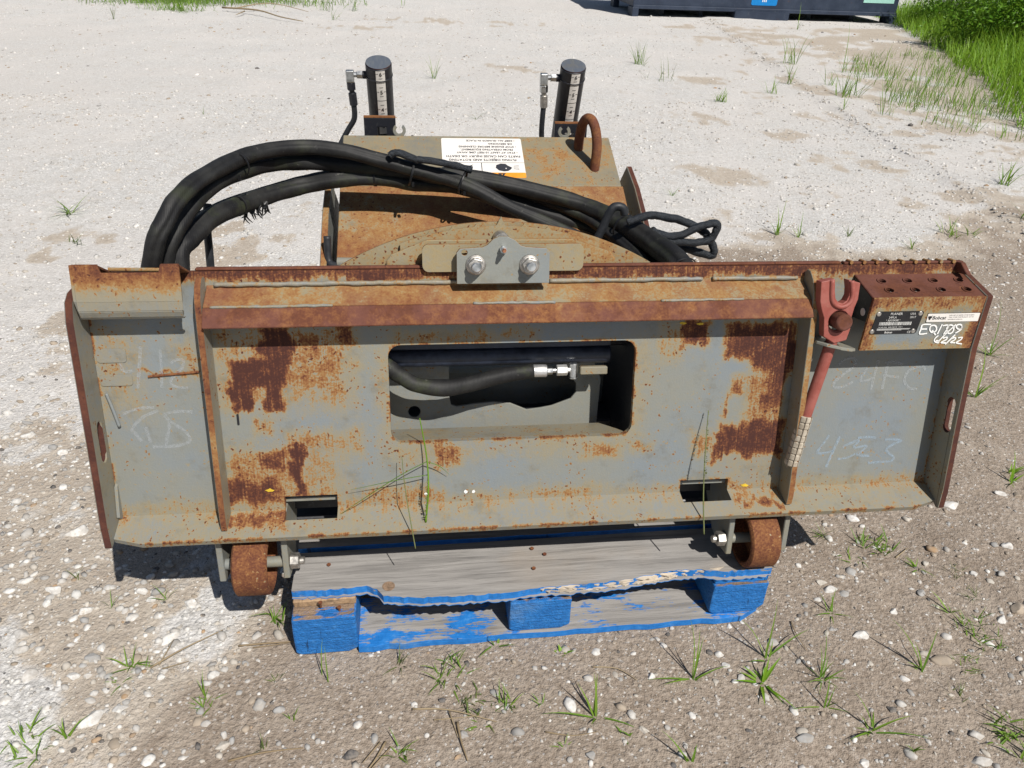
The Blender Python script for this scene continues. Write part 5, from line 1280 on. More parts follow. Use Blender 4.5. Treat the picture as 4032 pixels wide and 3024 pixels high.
link('barcode', mbb, SILVER_INK, step, BF)
txt('IN (406 MM)   4500-5000 PSI   P/N A', .0032, bf(.022, -.0585, .0016), SILVER_INK, step)
link('fine_print', MB().box((.020, -.0610, .0014), (.088, -.0604, .0016)).box((.020, -.0624, .0014), (.086, -.0618, .0016)).box((.020, -.0638, .0014), (.070, -.0632, .0016)), SILVER_INK, step, BF)
txt('Bobcat', .0056, bf(.037, -.0700, .0016), SILVER_INK, step, bold=.0001)
txt('CE', .0062, bf(.083, -.0702, .0016), SILVER_INK, step)
link('patent_sticker', MB().slab(roundrect(.117, .224, -.0485, -.0315, .0015), .0003, .0011, lambda a, b, t: (a, b, t)), WHITE_L, step, BF)
link('sticker_border', MB().box((.1165, -.0495, .0003), (.119, -.031, .0010)).box((.1165, -.0316, .0002), (.2245, -.0308, .0009)), BLACK_INK, step, BF)
txt('Bobcat', .0100, bf(.1275, -.0435, .0013), BLACK_INK, step, bold=.0002, shear=.12)
cat = [(0, .0055), (.0012, .0035), (.003, .0042), (.0050, .0042), (.0068, .0035), (.0085, .0062), (.0078, .0025), (.0085, .0005), (.0066, .0), (.0056, -.003), (.004, -.0042), (.0024, -.003), (.0014, .0), (-.0006, .0005), (.0006, .0025)]
link('cat_head_emblem', MB().slab([(.1185 + a, -.0405 + b) for a, b in cat], .0011, .0014, lambda a, b, t: (a, b, t)), BLACK_INK, step, BF)
txt('FOR A LIST OF UNITED STATES PATENTS', .0033, bf(.161, -.0365, .0013), BLACK_INK, step, sx=.86)
txt('THAT COVER THIS PRODUCT, GO TO:', .0033, bf(.161, -.0405, .0013), BLACK_INK, step, sx=.9)
txt('www.bobcat.com/patents', .0033, bf(.160, -.0445, .0013), BLACK_INK, step, sx=.9)
mk = [[(u_ - b_u0, (v_ - .052) * 1.0142) for u_, v_ in s_] for s_ in MARKER]
link('paint_marker_lettering', strokes_mb(mk, .0028, .0012), MARKER_M, step, BF)
part('round_decal', MB().cyl((1.4262, -.083, .050), (1.4272, -.083, .050), .0075, n=18), WHITE_L)
part('step_inner_side', vw(1.4275, 1.4335, [(.024, .004), (.052, .072), (.10, .066), (.10, .002)]), BLACKP)

# stored release lever in red
RED = NT('red_paint_worn')
rn = RED.noise(30, 7, .7)
rc_ = RED.mix(RED.step(rn, .35, .65), (.25, .062, .046), (.31, .098, .078))
rc_ = RED.mix(RED.step(RED.noise(55, 6, .7), .58, .70, 0, .8), rc_, (.27, .115, .08))
RED = RED.surf(rc_, .55, normal=RED.bump(rn, .3, .002))
head = [(1.326, .021), (1.353, .016), (1.356, .040), (1.359, .053), (1.366, .061), (1.374, .063), (1.381, .058), (1.385, .048), (1.384, .035), (1.380, .018), (1.404, .024), (1.404, .055), (1.399, .072), (1.396, .090), (1.397, .112), (1.392, .134), (1.368, .140), (1.345, .126), (1.343, .108), (1.341, .090), (1.334, .074), (1.329, .058)]
lever = part('release_lever', MB().slab([(a, -b) for a, b in head], .046, .066, lambda a, b, t: (a, b, t), holes=[[(p[0], -p[1]) for p in circle(1.371, .097, .0215, 20)]]), RED, bevel=.003, segs=2)
rimp = [(1.347, .018), (1.3495, .042), (1.3535, .058), (1.363, .067), (1.3745, .069), (1.386, .063), (1.391, .050), (1.389, .034), (1.386, .020)]
link('fork_rim', MB().tube([(a, -b, .066) for a, b in rimp], .0048, n=8, sub=4), RED, lever, PF, smooth=True)
link('pin', MB().cyl((1.374, -.096, .036), (1.374, -.096, .084), .0165, n=24), rusty('pin_red_rust', .66, purple=.9, edge=.1), lever, PF, bevel=.004, segs=2, smooth='angle')
link('pin_collar', MB().ring((1.371, -.097, .060), (0, 0, 1), .0215, .0035, n=24, m=8), RED, lever, PF, smooth=True)
link('shaft', MB().cyl((1.372, -.132, .052), (1.3415, -.306, .040), .0112, n=20), RED, lever, PF, smooth='angle')
GRIP = plain('dirty_cream_grip', (.40, .34, .26), .75, var=.22, scale=70, bump=.3, var2=(.50, .45, .37))
mb = MB()
ga, gb = Vector((1.3435, -.294, .041)), Vector((1.3290, -.404, .034))
for k in range(8):
    p, q = ga.lerp(gb, k / 8 + .004), ga.lerp(gb, (k + 1) / 8 - .012)
    mb.cyl(p, q, .0142, n=18)
mb.cyl(ga, gb, .0128, n=18)
link('grip', mb, GRIP, lever, PF, bevel=.0012, smooth='angle')
for k in range(3):
    a = math.radians(60 + 45 * k)
    off = Vector((math.cos(a), 0.1 * math.cos(a), math.sin(a))) * .0141
    link('grip_groove', MB().cyl(ga + off, gb + off, .0009, n=6), plain('grip_dirt', (.12, .095, .07), .9), lever, PF)
part('lever_hanger', MB().slab([(1.338, .002), (1.415, .002), (1.417, .060), (1.405, .070), (1.378, .076), (1.352, .070), (1.339, .055)], 0, .006, lambda a, b, t: (a, -.137 - (a - 1.338) * .20 - t, b), holes=[circle(1.372, .050, .0135, 16)]), BIND_M, bevel=.001)

# tilt arc, brackets and pivot bolts behind/above the top edge
def arc_v(u, k=0.0): return float(np.interp(u, [p[0] for p in ARC], [p[1] for p in ARC])) + k
arc_top = []
AR = .598 # arc radius fitted to the rim
for i in range(41):
    u = .438 + (1.030 - .438) * i / 40
    dv = -.080 + (AR - math.sqrt(max(0, AR * AR - (u - .735) ** 2)))
    arc_top.append((u, dv))
mb = MB().slab([(a, -b) for a, b in arc_top] + [(1.030, -.06), (.438, -.06)], -.058, -.046, lambda a, b, t: (a, b, t))
arc = part('tilt_arc_plate', mb, ARC_M, bevel=.0012, **UZ)
teeth = []
for i in range(121):
    u = .55 + (.925 - .55) * i / 120
    dv = -.0735 + (AR - math.sqrt(AR * AR - (u - .735) ** 2)) * 1.06
    for cu_, hh, ww in ((.604, .007, .006), (.647, .007, .006), (.692, .007, .006), (.737, .019, .010), (.781, .007, .006), (.826, .007, .006), (.868, .007, .006)):
        dv -= hh * max(0, 1 - abs(u - cu_) / ww) ** 1.5
    teeth.append((u, dv))
part('tilt_gauge_plate', MB().slab([(a, -b) for a, b in teeth] + [(.925, -.03), (.55, -.03)], -.040, -.034, lambda a, b, t: (a, b, t)), ARC_M, bevel=.0008, **UZ)
part('stepped_bracket', MB().slab([(p[0], -p[1]) for p in ([(.524, .02), (.524, -.012), (.534, -.024), (.60, -.050), (.87, -.050), (.945, -.026), (.955, -.012), (.955, .02)])], -.032, -.022, lambda a, b, t: (a, b, t)), ARC_M, bevel=.002, **UZ)
part('front_bracket', MB().slab([(a, -b) for a, b in roundrect(.590, .886, -.046, .004, .012)], .0005, .011, lambda a, b, t: (a, b, t)), rusty('bracket_tan', .25, edge=.35, spots=.7, tan=.9), bevel=.002, **UZ)
hump = [(.651, .022), (.651, -.034), (.657, -.041), (.697, -.043), (.706, -.047), (.716, -.057), (.727, -.062), (.742, -.062), (.755, -.056), (.766, -.046), (.776, -.043), (.812, -.041), (.819, -.034), (.819, .022)]
bolt_plate = part('bolt_plate', MB().slab([(a, -b) for a, b in hump], .024, .034, lambda a, b, t: (a, b, t), holes=[[(p[0], -p[1]) for p in circle(.665, .0 - .034, .0055, 14)]]), BOLTP_M, bevel=.002, segs=2, **UZ)
part('bolt_spacer', MB().box((.672, -.010, .012), (.80, .030, .0235)), BIND_M)
part('pivot_boss', MB().cyl((.735, .052, -.03), (.735, .052, .018), .014, n=20), ZINC_D, smooth='angle')
for bu, bv in ((.685, -.012), (.782, -.0115)):
    b_ = link('bolt', MB().cyl((bu, -bv, .0342), (bu, -bv, .0385), .0188, .0172, n=28).cyl((bu, -bv, .0385), (bu, -bv, .0405), .0168, .0150, n=28), ZINC_D, bolt_plate, PF, smooth='angle', bevel=.0006)
    link('hex_nut', MB().hexnut((bu, -bv, .0405), (0, 0, 1), .0150, .012), ZINC_D, bolt_plate, PF, bevel=.0014, segs=2)
    link('bolt_end', MB().cyl((bu, -bv, .0525), (bu, -bv, .0645), .0092, .0086, n=20), ZINC, bolt_plate, PF, bevel=.0012, smooth='angle')
link('grease_fitting', MB().cyl((.734, .040, .034), (.734, .040, .045), .0070, n=6).cyl((.734, .040, .045), (.734, .040, .056), .0052, .0046, n=14), ZINC, bolt_plate, PF, smooth='angle')
link('grease_tip', MB().cyl((.734, .040, .056), (.734, .040, .063), .0042, .0028, n=12), COPPER, bolt_plate, PF, smooth='angle')

# inside of the window
part('window_sill', MB().slab([(.515, 0), (1.0, 0), (.955, -.085), (.515, -.085)], 0, .006, lambda a, b, t: (a, -.339 + b * .10 - t, b - .0125)), rusty('sill_paint', .25, med=.6, spots=.5), bevel=.001)
pan = [(.40, .18), (.93, .18), (.966, .262), (.958, .40), (.40, .40)]
hol = [(p[0], p[1]) for p in [(.640, .225)] + IN_HOLE[1:-2] + [(.88, .225)]]
part('inner_panel', MB().slab([(a, -b) for a, b in pan], -.146, -.140, lambda a, b, t: (a, b, t), holes=[[(a, -b) for a, b in hol], [(a, -b) for a, b in circle(.565, .325, .013, 14)]]), BIND_M, bevel=.001)
part('inner_back', MB().box((.40, -.46, -.34), (1.10, -.13, -.332)), BIND_M)
part('inner_side', MB().box((1.006, -.44, -.33), (1.012, -.10, -.013)), BLACKP)
part('cross_tube', MB().box((.40, -.170, -.105), (.966, -.135, -.065)).cyl((.40, -.190, -.080), (.966, -.190, -.080), .0185, n=24), NAVY, bevel=.002, smooth='angle')
ih = part('window_hose', MB().tube([(u_, -v_, -.050) for u_, v_ in IN_HOSE], [.0165, .0165, .0150, .0155, .017, .0165, .0155, .0142], n=16, sub=6, wob=.10), SLEEVE2, smooth=True)
fz = -.050
f0 = [(.806, .214), (.832, .2145), (.851, .2140), (.873, .2140), (.886, .2135)]
link('crimp_ferrule', MB().cyl((f0[0][0] - .002, -f0[0][1], fz), (f0[1][0], -f0[1][1], fz), .0128, n=20), plain('crimp_steel', (.62, .62, .62), .4, .8, var=.1), ih, PF, bevel=.0015, smooth='angle')
link('hose_nut', MB().hexnut((.832, -.2145, fz), (1, 0, 0), .0082, .012).cyl((.844, -.2145, fz), (.852, -.2142, fz), .0050, n=14), ZINC, ih, PF, bevel=.0008)
link('hose_nut', MB().hexnut((.852, -.2140, fz), (1, 0, 0), .0115, .0215).cyl((.8735, -.214, fz), (.884, -.2138, fz), .0048, n=14), plain('bright_fitting', (.78, .78, .76), .35, .7, var=.1), ih, PF, bevel=.001)
link('elbow', MB().cyl((.8865, -.200, fz), (.8865, -.229, fz), .0082, n=18).cyl((.8865, -.229, fz), (.8865, -.232, fz), .0088, n=18), ZINC, ih, PF, bevel=.001, smooth='angle')
part('stop_tab', MB().box((.905, -.232, -.085), (.962, -.215, -.070)), rusty('tab_tan', .22), bevel=.002)
for a, b, c, d in ((.306, .414, .440, .55), (1.104, 1.222, .442, .55)):
    part('pocket_bar', MB().box((a, -.462, -.030), (b, -.4535, -.0155)), BIND_M, bevel=.001)
    part('pocket_liner', MB().box((a - .006, -.52, -.10), (a - .001, -.445, -.013)), GREY_M)
    part('pocket_liner', MB().box((b + .001, -.52, -.10), (b + .006, -.445, -.013)), GREY_M)
    part('pocket_back', MB().box((a - .006, -.52, -.11), (b + .006, -.445, -.102)), BLACKP)

# carriage, housing and hood (level frame)
part('carriage_frame', MB().box((-.30, 1.42, .28), (.76, 1.50, .36)).box((-.30, 1.40, .56), (.76, 1.47, .62)).box((-.24, 1.36, .30), (-.20, 1.43, .60)).box((.66, 1.36, .30), (.70, 1.43, .60)), BLACKP, pf=False, bevel=.004)
part('drum_housing', MB().slab([(1.52, .16), (2.20, .16), (2.21, .72), (2.02, .70), (1.815, .575), (1.52, .44)], -.195, .535, lambda a, b, t: (t, a, b)), BIND_M, pf=False, bevel=.006)
gl = [(2.16, .15), (2.20, .60), (2.03, .725), (1.90, .682), (1.76, .597), (1.60, .44), (1.56, .15)]
part('side_guard', MB().slab(gl, -.242, -.226, lambda a, b, t: (t, a, b)), rusty('guard_blue_grey', .12, blue=(.13, .18, .23), edge=.4), pf=False, bevel=.002, edge=CUT_L, axis=(1, 0, 0))
gr = [(2.20, .15), (2.22, .62), (2.09, .752), (1.985, .722), (1.85, .660), (1.68, .47), (1.62, .15)]
part('side_guard', MB().slab(gr, .574, .588, lambda a, b, t: (t, a, b)), EDGE_M, pf=False, bevel=.002, **UX)
HX0, HX1 = -.204, .546
hs = [(2.216, .800), (2.018, .718), (1.795, .604)]
def sheet(p, q, x0, x1, t=.007):
    d = Vector((0, q[0] - p[0], q[1] - p[1])).normalized(); n_ = Vector((0, d.z, -d.y))
    if n_.z < 0: n_ = -n_
    P, Q = Vector((0, p[0], p[1])), Vector((0, q[0], q[1]))
    vs = []
    for x in (x0, x1):
        for b in (P, Q):
            for s in (0, -t):
                v = b + n_ * s; vs.append((x, v.y, v.z))
    return vs, [(0, 1, 3, 2), (4, 6, 7, 5), (0, 4, 5, 1), (2, 3, 7, 6), (0, 2, 6, 4), (1, 5, 7, 3)]
mb = MB(); mb.add(*sheet(hs[0], hs[1], HX0, HX1)); mb.box((HX0, 2.209, .70), (HX1, 2.2165, .7985))
hood = part('hood', mb, HOOD_M, pf=False, bevel=.002)
mb = MB(); mb.add(*sheet((hs[1][0] - .0006, hs[1][1] - .0006), hs[2], HX0, HX1 + .004))
link('hood_front', mb, HOODF_M, hood, ID, bevel=.0015)
for sx_ in (HX0, HX1 - .006):
    link('hood_side', MB().slab([(2.208, .788), (2.02, .710), (1.800, .596), (1.86, .56), (2.02, .60), (2.208, .64)], sx_, sx_ + .006, lambda a, b, t: (t, a, b)), HOOD_M, hood, ID)
part('lower_bar', MB().box((-.226, 1.765, .560), (.56, 1.790, .585)), GREY_M, pf=False, bevel=.002)
part('grey_pin', MB().cyl((-.20, 1.775, .603), (-.13, 1.770, .603), .012, n=16), GREY_M, pf=False, smooth='angle')
part('black_elbow', MB().tube([(-.222, 1.80, .66), (-.222, 1.785, .608), (-.214, 1.775, .597), (-.195, 1.77, .596)], .009, n=10), RUBBER, pf=False, smooth=True)
link('lifting_eye', MB().tube([(.482, 2.085, .735), (.484, 2.085, .80), (.479, 2.092, .843), (.470, 2.108, .868), (.460, 2.132, .869), (.453, 2.155, .846), (.450, 2.166, .805), (.450, 2.168, .765)], .0135, n=14, sub=5), rusty('eye_rust', .58, big=.5, purple=.3, edge=0), hood, ID, smooth=True)
# crack and rust runs on the hood front
sl = Vector((0, hs[0][0] - hs[1][0], hs[0][1] - hs[1][1])).normalized()
nrm = Vector((0, -sl.z, sl.y))
LBX, LBY = .289, 2.205        # text origin corner: reading direction runs to -x, text up runs to the camera
zb = hs[1][1] + (LBY - hs[1][0]) * (hs[0][1] - hs[1][1]) / (hs[0][0] - hs[1][0])
LF = Matrix(((-1, 0, 0, LBX), (0, -sl.y, nrm.y, LBY), (0, -sl.z, nrm.z, zb), (0, 0, 0, 1)))
LW, LH = .224, .172
lab = link('warning_label', MB().slab(roundrect(0, LW, 0, LH, .005), .0005, .0013, lambda a, b, t: (a, b, t)), WHITE_L, hood, LF)
def lt(x, y): return LF @ Matrix.Translation((x, y, .0018))
link('orange_band', MB().slab(roundrect(0, LW, LH - .022, LH, .004), .0014, .0017, lambda a, b, t: (a, b, t)), ORANGE_L, hood, LF)
link('label_line', MB().box((0, LH - .0645, .0014), (LW, LH - .0635, .0017)).box((.117, LH - .063, .0014), (.119, LH - .023, .0017)), DARK_INK, hood, LF)
txt('WARNING', .019, lt(.082, LH - .0185), DARK_INK, hood, bold=.0003)
link('hazard_triangle', MB().slab([(.054, LH - .019), (.076, LH - .019), (.065, LH - .003)], .0018, .0021, lambda a, b, t: (a, b, t), holes=[[(.0642, LH - .017), (.0658, LH - .017), (.0662, LH - .008), (.0638, LH - .008)]]), DARK_INK, hood, LF)
hd = [(.035, LH - .043), (.040, LH - .035), (.047, LH - .029), (.058, LH - .027), (.072, LH - .031), (.080, LH - .042), (.078, LH - .054), (.066, LH - .060), (.052, LH - .059), (.047, LH - .052)]
link('head_pictogram', MB().slab(hd, .0014, .0018, lambda a, b, t: (a, b, t), holes=[circle(.052, LH - .040, .0022, 10)]), DARK_INK, hood, LF)
mb = MB()
for k in range(4):
    mb.add([(.016, LH - .034 - k * .006, .0017), (.031, LH - .038 - k * .004, .0017), (.031, LH - .0387 - k * .004, .0017), (.016, LH - .0352 - k * .006, .0017)], [(0, 1, 2, 3)])
link('debris_lines', mb, DARK_INK, hood, LF)
link('blade_pictogram', MB().slab([(.140, LH - .056), (.165, LH - .044), (.180, LH - .047), (.168, LH - .036), (.150, LH - .044)], .0014, .0018, lambda a, b, t: (a, b, t)), DARK_INK, hood, LF)
for k, (s_, x, y_, sz) in enumerate((('FLYING OBJECTS AND ROTATING', .020, .092, .0125), ('PARTS CAN CAUSE INJURY OR DEATH', .008, .0765, .0122), ('\u2022 STAY AT LEAST 10 FEET (3M) AWAY', .014, .0605, .0105), ('FROM OPERATING EQUIPMENT.', .026, .0475, .0105),
                                     ('\u2022 STOP ENGINE BEFORE CLEANING', .016, .0345, .0105), ('OR SERVICING.', .026, .0215, .0105), ('\u2022 KEEP ALL GUARDS IN PLACE', .018, .0075, .0105))):
    txt(s_, sz, lt(x, y_), DARK_INK, hood, sx=.97, bold=.0002)

# depth cylinders with inch scales
RX90 = Matrix.Rotation(math.pi / 2, 4, 'X')
TILT = math.radians(22)
CAX = Vector((0, -math.sin(TILT), math.cos(TILT))); CFR = Vector((0, -math.cos(TILT), -math.sin(TILT)))
CAP_M = rusty('cap_blue_grey', -.04, paint=(.085, .10, .125), blue=(.075, .09, .12), edge=.75, edge_r=.012, tan=.1, spots=.1, big=.25)
for k, (cx, ztop) in enumerate(((-.101, .978), (.441, .979))):
    cyt = Vector((cx, 2.28, ztop)); CR = .0360
    def cpt(t, ang, r): return cyt - CAX * t + (Vector((1, 0, 0)) * math.sin(ang) + CFR * math.cos(ang)) * r
    cyl = part('depth_cylinder', MB().cyl(cyt - CAX * .50, cyt, CR, n=40), BLACKC, pf=False, bevel=.0018, smooth='angle')
    link('end_cap', MB().cyl(cyt + CAX * .0006, cyt + CAX * .003, .0345, n=40), CAP_M, cyl, ID, smooth='angle', edge=CUT_M, axis=tuple(CAX))
    link('weld_ring', MB().ring(cyt - CAX * .034, CAX, CR - .0003, .0022, n=40, m=8), BLACKC, cyl, ID, smooth=True)
    off = math.radians(8 - 2 * k)
    mb = MB(); rows = [[cpt(t, off + math.radians(-20 + 40 * j / 6), CR + .0006) for j in range(7)] for t in np.linspace(.003, .20, 14)]
    for r0, r1 in zip(rows[:-1], rows[1:]): mb.quadstrip(r0, r1)
    strip = link('scale_strip', mb, WHITE_L, cyl, ID, smooth=True)
    mb = MB()
    for tn_ in (.012, .066, .120):
        for q, (a0, a1) in ((0, (-19, -10)), (0, (10, 19)), (.0135, (-8, 8)), (.027, (-20, 20)), (.0405, (-8, 8))):
            mb.quadstrip([cpt(tn_ + q, off + math.radians(a0 + (a1 - a0) * j / 4), CR + .0010) for j in range(5)], [cpt(tn_ + q - .0013, off + math.radians(a0 + (a1 - a0) * j / 4), CR + .0010) for j in range(5)])
    link('scale_tick', mb, BLACK_INK, cyl, ID)
    for tn_, s_ in ((.012, '6'), (.066, '5'), (.120, '4'), (.174, '3')):
        o_ = cpt(tn_ + .0058, off, CR + .0014); zx = (Vector((1, 0, 0)) * math.sin(off) + CFR * math.cos(off)); xx = CAX.cross(zx)
        fr_ = Matrix(((xx.x, CAX.x, zx.x, o_.x), (xx.y, CAX.y, zx.y, o_.y), (xx.z, CAX.z, zx.z, o_.z), (0, 0, 0, 1)))
        txt(s_, .0165, fr_, BLACK_INK, cyl, align='CENTER', bold=.0002)
    bx0, bx1, bz = ((-.150, -.061, .834), (.398, .494, .823))[k]
    part('cylinder_bracket', MB().slab([(bx0, .45), (bx1, .45), (bx1, bz), (bx0, bz)], 2.276, 2.288, lambda a, b, t: (a, t, b), holes=[[(cx - .012, .70), (cx + .014, .70), (cx + .014, bz - .026), (cx - .012, bz - .026)]]), BLACKP, pf=False, bevel=.0015)
    part('bracket_edge', MB().box((bx0, 2.2758, bz + .0002), (bx1, 2.2885, bz + .0042)), rusty('bracket_edge_rust', .50, edge=0), pf=False)
    hx = (-.050, .417)[k]
    arc_pts = [(hx + .018 * math.cos(math.radians(a)), .812 + .018 * math.sin(math.radians(a))) for a in range(55, -236, -15)] + [(hx + .0095 * math.cos(math.radians(a)), .812 + .0095 * math.sin(math.radians(a))) for a in range(-235, 56, 15)]
    part('hose_hook', MB().slab(arc_pts, 2.222, 2.228, lambda a, b, t: (a, t, b)).box((hx - .016, 2.222, .775), (hx + .016, 2.228, .797)), GREY_M, pf=False, bevel=.001)
    fc = cyt - CAX * .036; fy, ez = fc.y, fc.z; ex = cx - .080
    ft = link('hydraulic_fitting', MB().cyl((cx - .033, fy, ez), (cx - .045, fy, ez), .0105, n=12), BLACKC, cyl, ID, smooth='angle')
    link('fitting_nut', MB().hexnut((cx - .045, fy, ez), (-1, 0, 0), .0110, .016).cyl((cx - .061, fy, ez), (ex + .010, fy, ez), .0068, n=14), ZINC, cyl, ID, bevel=.001)
    link('elbow', MB().box((ex - .011, fy - .010, ez - .020), (ex + .011, fy + .010, ez + .012)), ZINC, cyl, ID, bevel=.003, segs=2)
    link('fitting_nut', MB().hexnut((ex + .001, fy, ez - .020), (.03, .1, -1), .0125, .020), ZINC if k else BLACKC, cyl, ID, bevel=.001)
    link('hose_ferrule', MB().cyl((ex + .002, fy + .002, ez - .040), (ex + .003, fy + .003, ez - .048), .0075, n=12).cyl((ex + .003, fy + .003, ez - .048), (ex + .005, fy + .006, ez - .082), .0112, n=10), ZINC_D if k else BLACKC, cyl, ID, bevel=.001)
    pts = ([(ex + .005, fy + .006, ez - .082), (ex + .003, fy + .012, ez - .12), (ex - .018, fy + .02, .79), (ex - .046, fy + .02, .74), (ex - .072, fy + .01, .66), (ex - .085, fy - .03, .50)], [(ex + .004, fy + .006, ez - .082), (ex + .003, fy + .012, .80), (ex + .008, fy + .02, .74), (ex + .012, fy + .02, .62)])[k]
    part('cylinder_hose', MB().tube(pts, .0078, n=12, sub=6), RUBBER, pf=False, smooth=True)

# hydraulic hoses arching over
def hose(name, pts, r, mat, wob=.06, seed=1, **k):
    mb = MB().tube(pts, r, n=28 if wob > .09 and wob < .2 else 14, sub=7, wob=wob, seed=seed, crease=.20 if .09 < wob < .2 else 0)
    o = part(name, mb, mat, pf=False, smooth=True, **k); o_path = mb.path
    return o, o_path
def down(p, *more): return [p] if not more else [p]
H1x = [(-.528, 1.43, .62), (-.522, 1.43, .69)] + H1[1:]
H2x = [(-.512, 1.46, .60), (-.511, 1.461, .68)] + H2[1:] + [(.60, 1.45, .62), (.61, 1.42, .50)]
H3x = [(-.475, 1.47, .58), (-.476, 1.47, .66)] + H3[1:] + [(.56, 1.45, .60), (.57, 1.42, .48)]
h1, p1 = hose('hydraulic_hose', H1x, [.018] * 3 + [.0175] * (len(H1x) - 7) + [.0155] * 4, SLEEVE, .10, 1)
h2, p2 = hose('hydraulic_hose', H2x, [.0235] * 4 + [.0205] * (len(H2x) - 9) + [.0265] * 5, SLEEVE, .10, 2)
h3, p3 = hose('hydraulic_hose', H3x, [.023] * 4 + [.0205] * (len(H3x) - 9) + [.0235] * 5, SLEEVE2, .12, 3)
H3bx = [(-.500, 1.50, .60)] + H3b + [(.10, 1.92, .758), (.26, 1.92, .728), (.40, 1.89, .688), (.47, 1.80, .665), (.52, 1.66, .645), (.555, 1.52, .60)]
h4, p4 = hose('hydraulic_hose', H3bx, .0165, SLEEVE, .10, 4)
hose('cable', CABLE_DROP, .0085, RUBBER, .02, 5)
hose('braided_cable', LOOP1, .0098, BRAID, .22, 6)
hose('braided_cable', LOOP2, .0092, BRAID, .22, 7)
hose('braided_cable', BRAID_P, .0085, BRAID, .22, 8)
hose('strap_rod', STRAP, .0098, RUBBER, .04, 9)
def tie(owner, path, t, R, extra=None, dz=0.0):
    i = int(t * (len(path) - 1)); p = path[i]; d = (path[min(i + 2, len(path) - 1)] - path[max(i - 2, 0)]).normalized()
    c = Vector((p.x, p.y, p.z + dz))
    mb = MB().ring(c, d, R, .0016, n=26, m=6, sq=1.8)
    mb.box(tuple(c + Vector((.0, -R * .6, -R * .95))), tuple(c + Vector((.006, -R * .6 + .007, -R * .95 + .010))))
    link('cable_tie', mb, TIE, owner, ID, smooth='angle')
tie(h1, p1, .36, .0275, dz=-.014)
tie(h1, p1, .62, .030, dz=-.010)
tie(h1, p1, .74, .028, dz=.002)
tie(h3, p3, .47, .0200)
tie(h2, p2, .80, .034, dz=-.008)
tie(h2, p2, .90, .036, dz=-.010)
tie(h3, p3, .27, .0208)
# torn sleeve patch hanging off the lower left hose
q = p3[int(.30 * (len(p3) - 1))]
mb = MB()
for k in range(26):
    a = random.uniform(-.028, .028); L_ = random.uniform(.008, .032)
    b0 = Vector((q.x + a, q.y - .015 + random.uniform(-.004, .004), q.z + a * .45 - .012))
    mb.tube([b0, b0 + Vector((random.uniform(-.006, .006), -.006, -L_ * .5)), b0 + Vector((random.uniform(-.01, .01), -.004, -L_))], [.003, .0022, .0008], n=5, sub=2)
link('torn_sleeve', mb, TIE, h3, ID, kind='stuff')

# rollers under the lip
for k, (x0, x1) in enumerate(((-.380, -.312), (.664, .730))):
    cy, cz, R_ = 1.180, .206, .064
    mb = MB()
    def lathe(prof):
        n = 40; vs = []
        for x, r in prof:
            for i in range(n):
                a = 2 * math.pi * i / n
                vs.append((x, cy + r * math.cos(a), cz + r * math.sin(a)))
        fs = [(j * n + i, j * n + (i + 1) % n, (j + 1) * n + (i + 1) % n, (j + 1) * n + i) for j in range(len(prof) - 1) for i in range(n)]
        return vs, fs
    mb.add(*lathe([(x0 + .03, .012), (x0 + .03, .050), (x0 + .002, .052), (x0, .055), (x0 + .001, R_ - .004), (x0 + .005, R_), (x1 - .005, R_), (x1 - .001, R_ - .004), (x1, .055), (x1 - .002, .052), (x1 - .03, .050), (x1 - .03, .012)]))
    rol = part('roller', mb, ROLLER_M, pf=False, smooth='angle')
    mb = MB().cyl((x0 - .032, cy, cz), (x1 + .032, cy, cz), .011, n=16)
    link('axle', mb, GREY_M, rol, ID, smooth='angle')
    for bx, s in ((x0 - .034, -1), (x1 + .022, 1)):
        link('roller_bracket', MB().slab([(1.160, .178), (1.180, .296), (1.33, .340), (1.33, .24), (1.25, .175), (1.20, .166)], bx, bx + .012, lambda a, b, t: (t, a, b)), GREY_M, rol, ID, bevel=.0015)
    sgn = 1 if k == 0 else -1
    nx0 = (x1 + .035) if k == 0 else (x0 - .035)
    link('axle_nut', MB().hexnut((nx0, cy, cz), (sgn, 0, 0), .0165, .018)
         .cyl((nx0 + sgn * .018, cy, cz), (nx0 + sgn * .028, cy, cz), .0080, n=14), ZINC_D, rol, ID, bevel=.0015)
part('under_shade_bar', MB().box((-.29, 1.30, .155), (.66, 1.36, .215)), BLACKP, pf=False, bevel=.004)  # black bar standing in for the mostly shadowed deck between the rollers

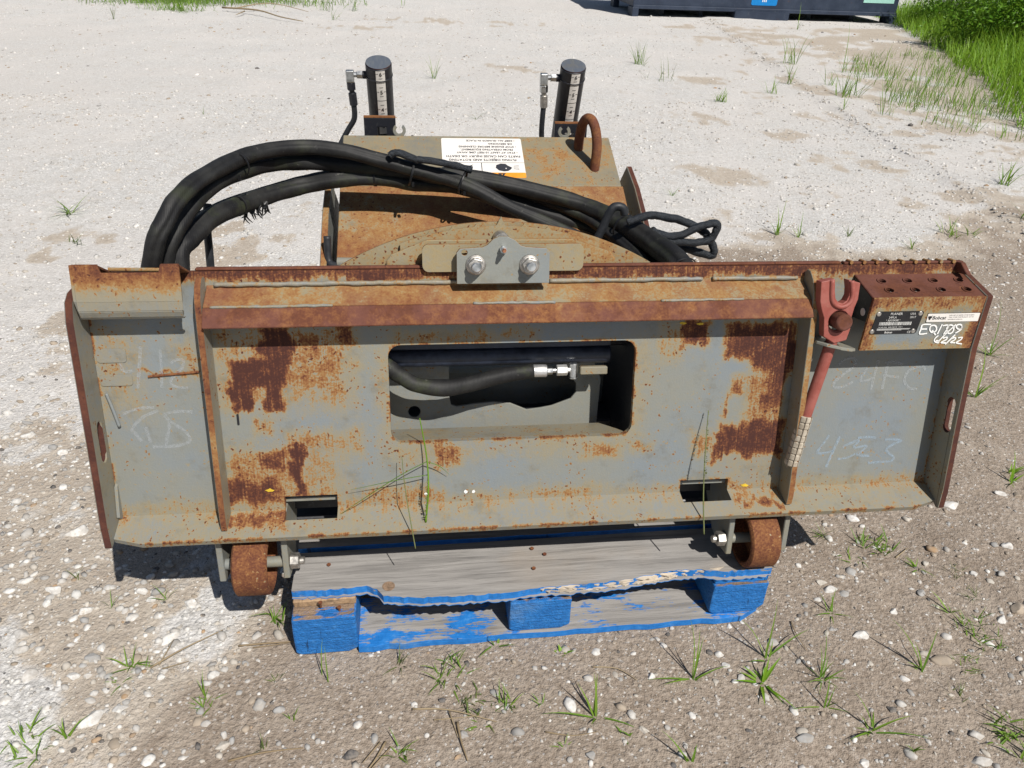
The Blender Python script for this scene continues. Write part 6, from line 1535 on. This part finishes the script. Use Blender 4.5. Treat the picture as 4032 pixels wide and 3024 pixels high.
# ------------------------------------------------------------------ grass stalks resting against the plate
SEED = leaf_mat('seed_head', (.14, .17, .06), (.22, .24, .10), .2, .7)
def stalk(pts, r, label, mat, head=None, leaves=(), hm=None):
    root = W(*pts[0])
    o = link('grass_stalk', MB().tube([W(*p) for p in pts], [r * (1 - .5 * i / (len(pts) - 1)) for i in range(len(pts))], n=6, sub=6), mat, None, ID, smooth=True, label=label, cat='grass stalk', group='grass stalks leaning on the plate')
    at = o.data.attributes.new('tint', 'FLOAT', 'POINT'); at.data.foreach_set('value', [.5] * len(o.data.vertices))
    if head:
        mb = MB(); a, b = W(*head[0]), W(*head[1])
        for k in range(90):
            t = random.random(); p = a.lerp(b, t)
            d = Vector((random.uniform(-1, 1), random.uniform(-1, .2), random.uniform(.3, 1.2))).normalized()
            s = .0065 * (1 - .6 * t)
            e = d.orthogonal().normalized() * .0011
            mb.add([p, p + d * s * .5 + e, p + d * s, p + d * s * .5 - e], [(0, 1, 2, 3)])
        hh = link('seed_head', mb, hm or SEED, o, ID, kind='stuff')
        at = hh.data.attributes.new('tint', 'FLOAT', 'POINT'); at.data.foreach_set('value', [random.random() for _ in hh.data.vertices])
    for lf in leaves:
        mb = MB().tube([W(*p) for p in lf], [.0011] * (len(lf) - 1) + [.0003], n=5, sub=6, flat=.5)
        l_ = link('leaf', mb, GRASS, o, ID, smooth=True)
        at = l_.data.attributes.new('tint', 'FLOAT', 'POINT'); at.data.foreach_set('value', [.3] * len(mb.v))
    return o
stalk([(.562, .530, .074), (.553, .47, .060), (.545, .41, .045), (.541, .355, .030)], .0012, 'pale thin grass stalk leaning on the plate lip, left of the green one', SEED)
stalk([(.583, .492, .040), (.590, .42, .034), (.588, .36, .020), (.577, .285, .010)], .0020, 'green grass stalk with long bent leaves against the plate below the window', GRASS_B, ((.583, .485, .040), (.589, .40, .034)),
      leaves=[[(.588, .372, .02), (.54, .392, .03), (.48, .43, .03), (.405, .488, .012)], [(.589, .40, .02), (.53, .404, .03), (.44, .425, .02)], [(.588, .372, .02), (.612, .382, .02), (.632, .405, .012)]])
stalk([(1.142, .532, .072), (1.141, .45, .052), (1.144, .36, .034), (1.152, .288, .012)], .0016, 'grass stalk with a long seed head across the right fork slot', SEED, ((1.142, .42, .048), (1.152, .288, .012)))
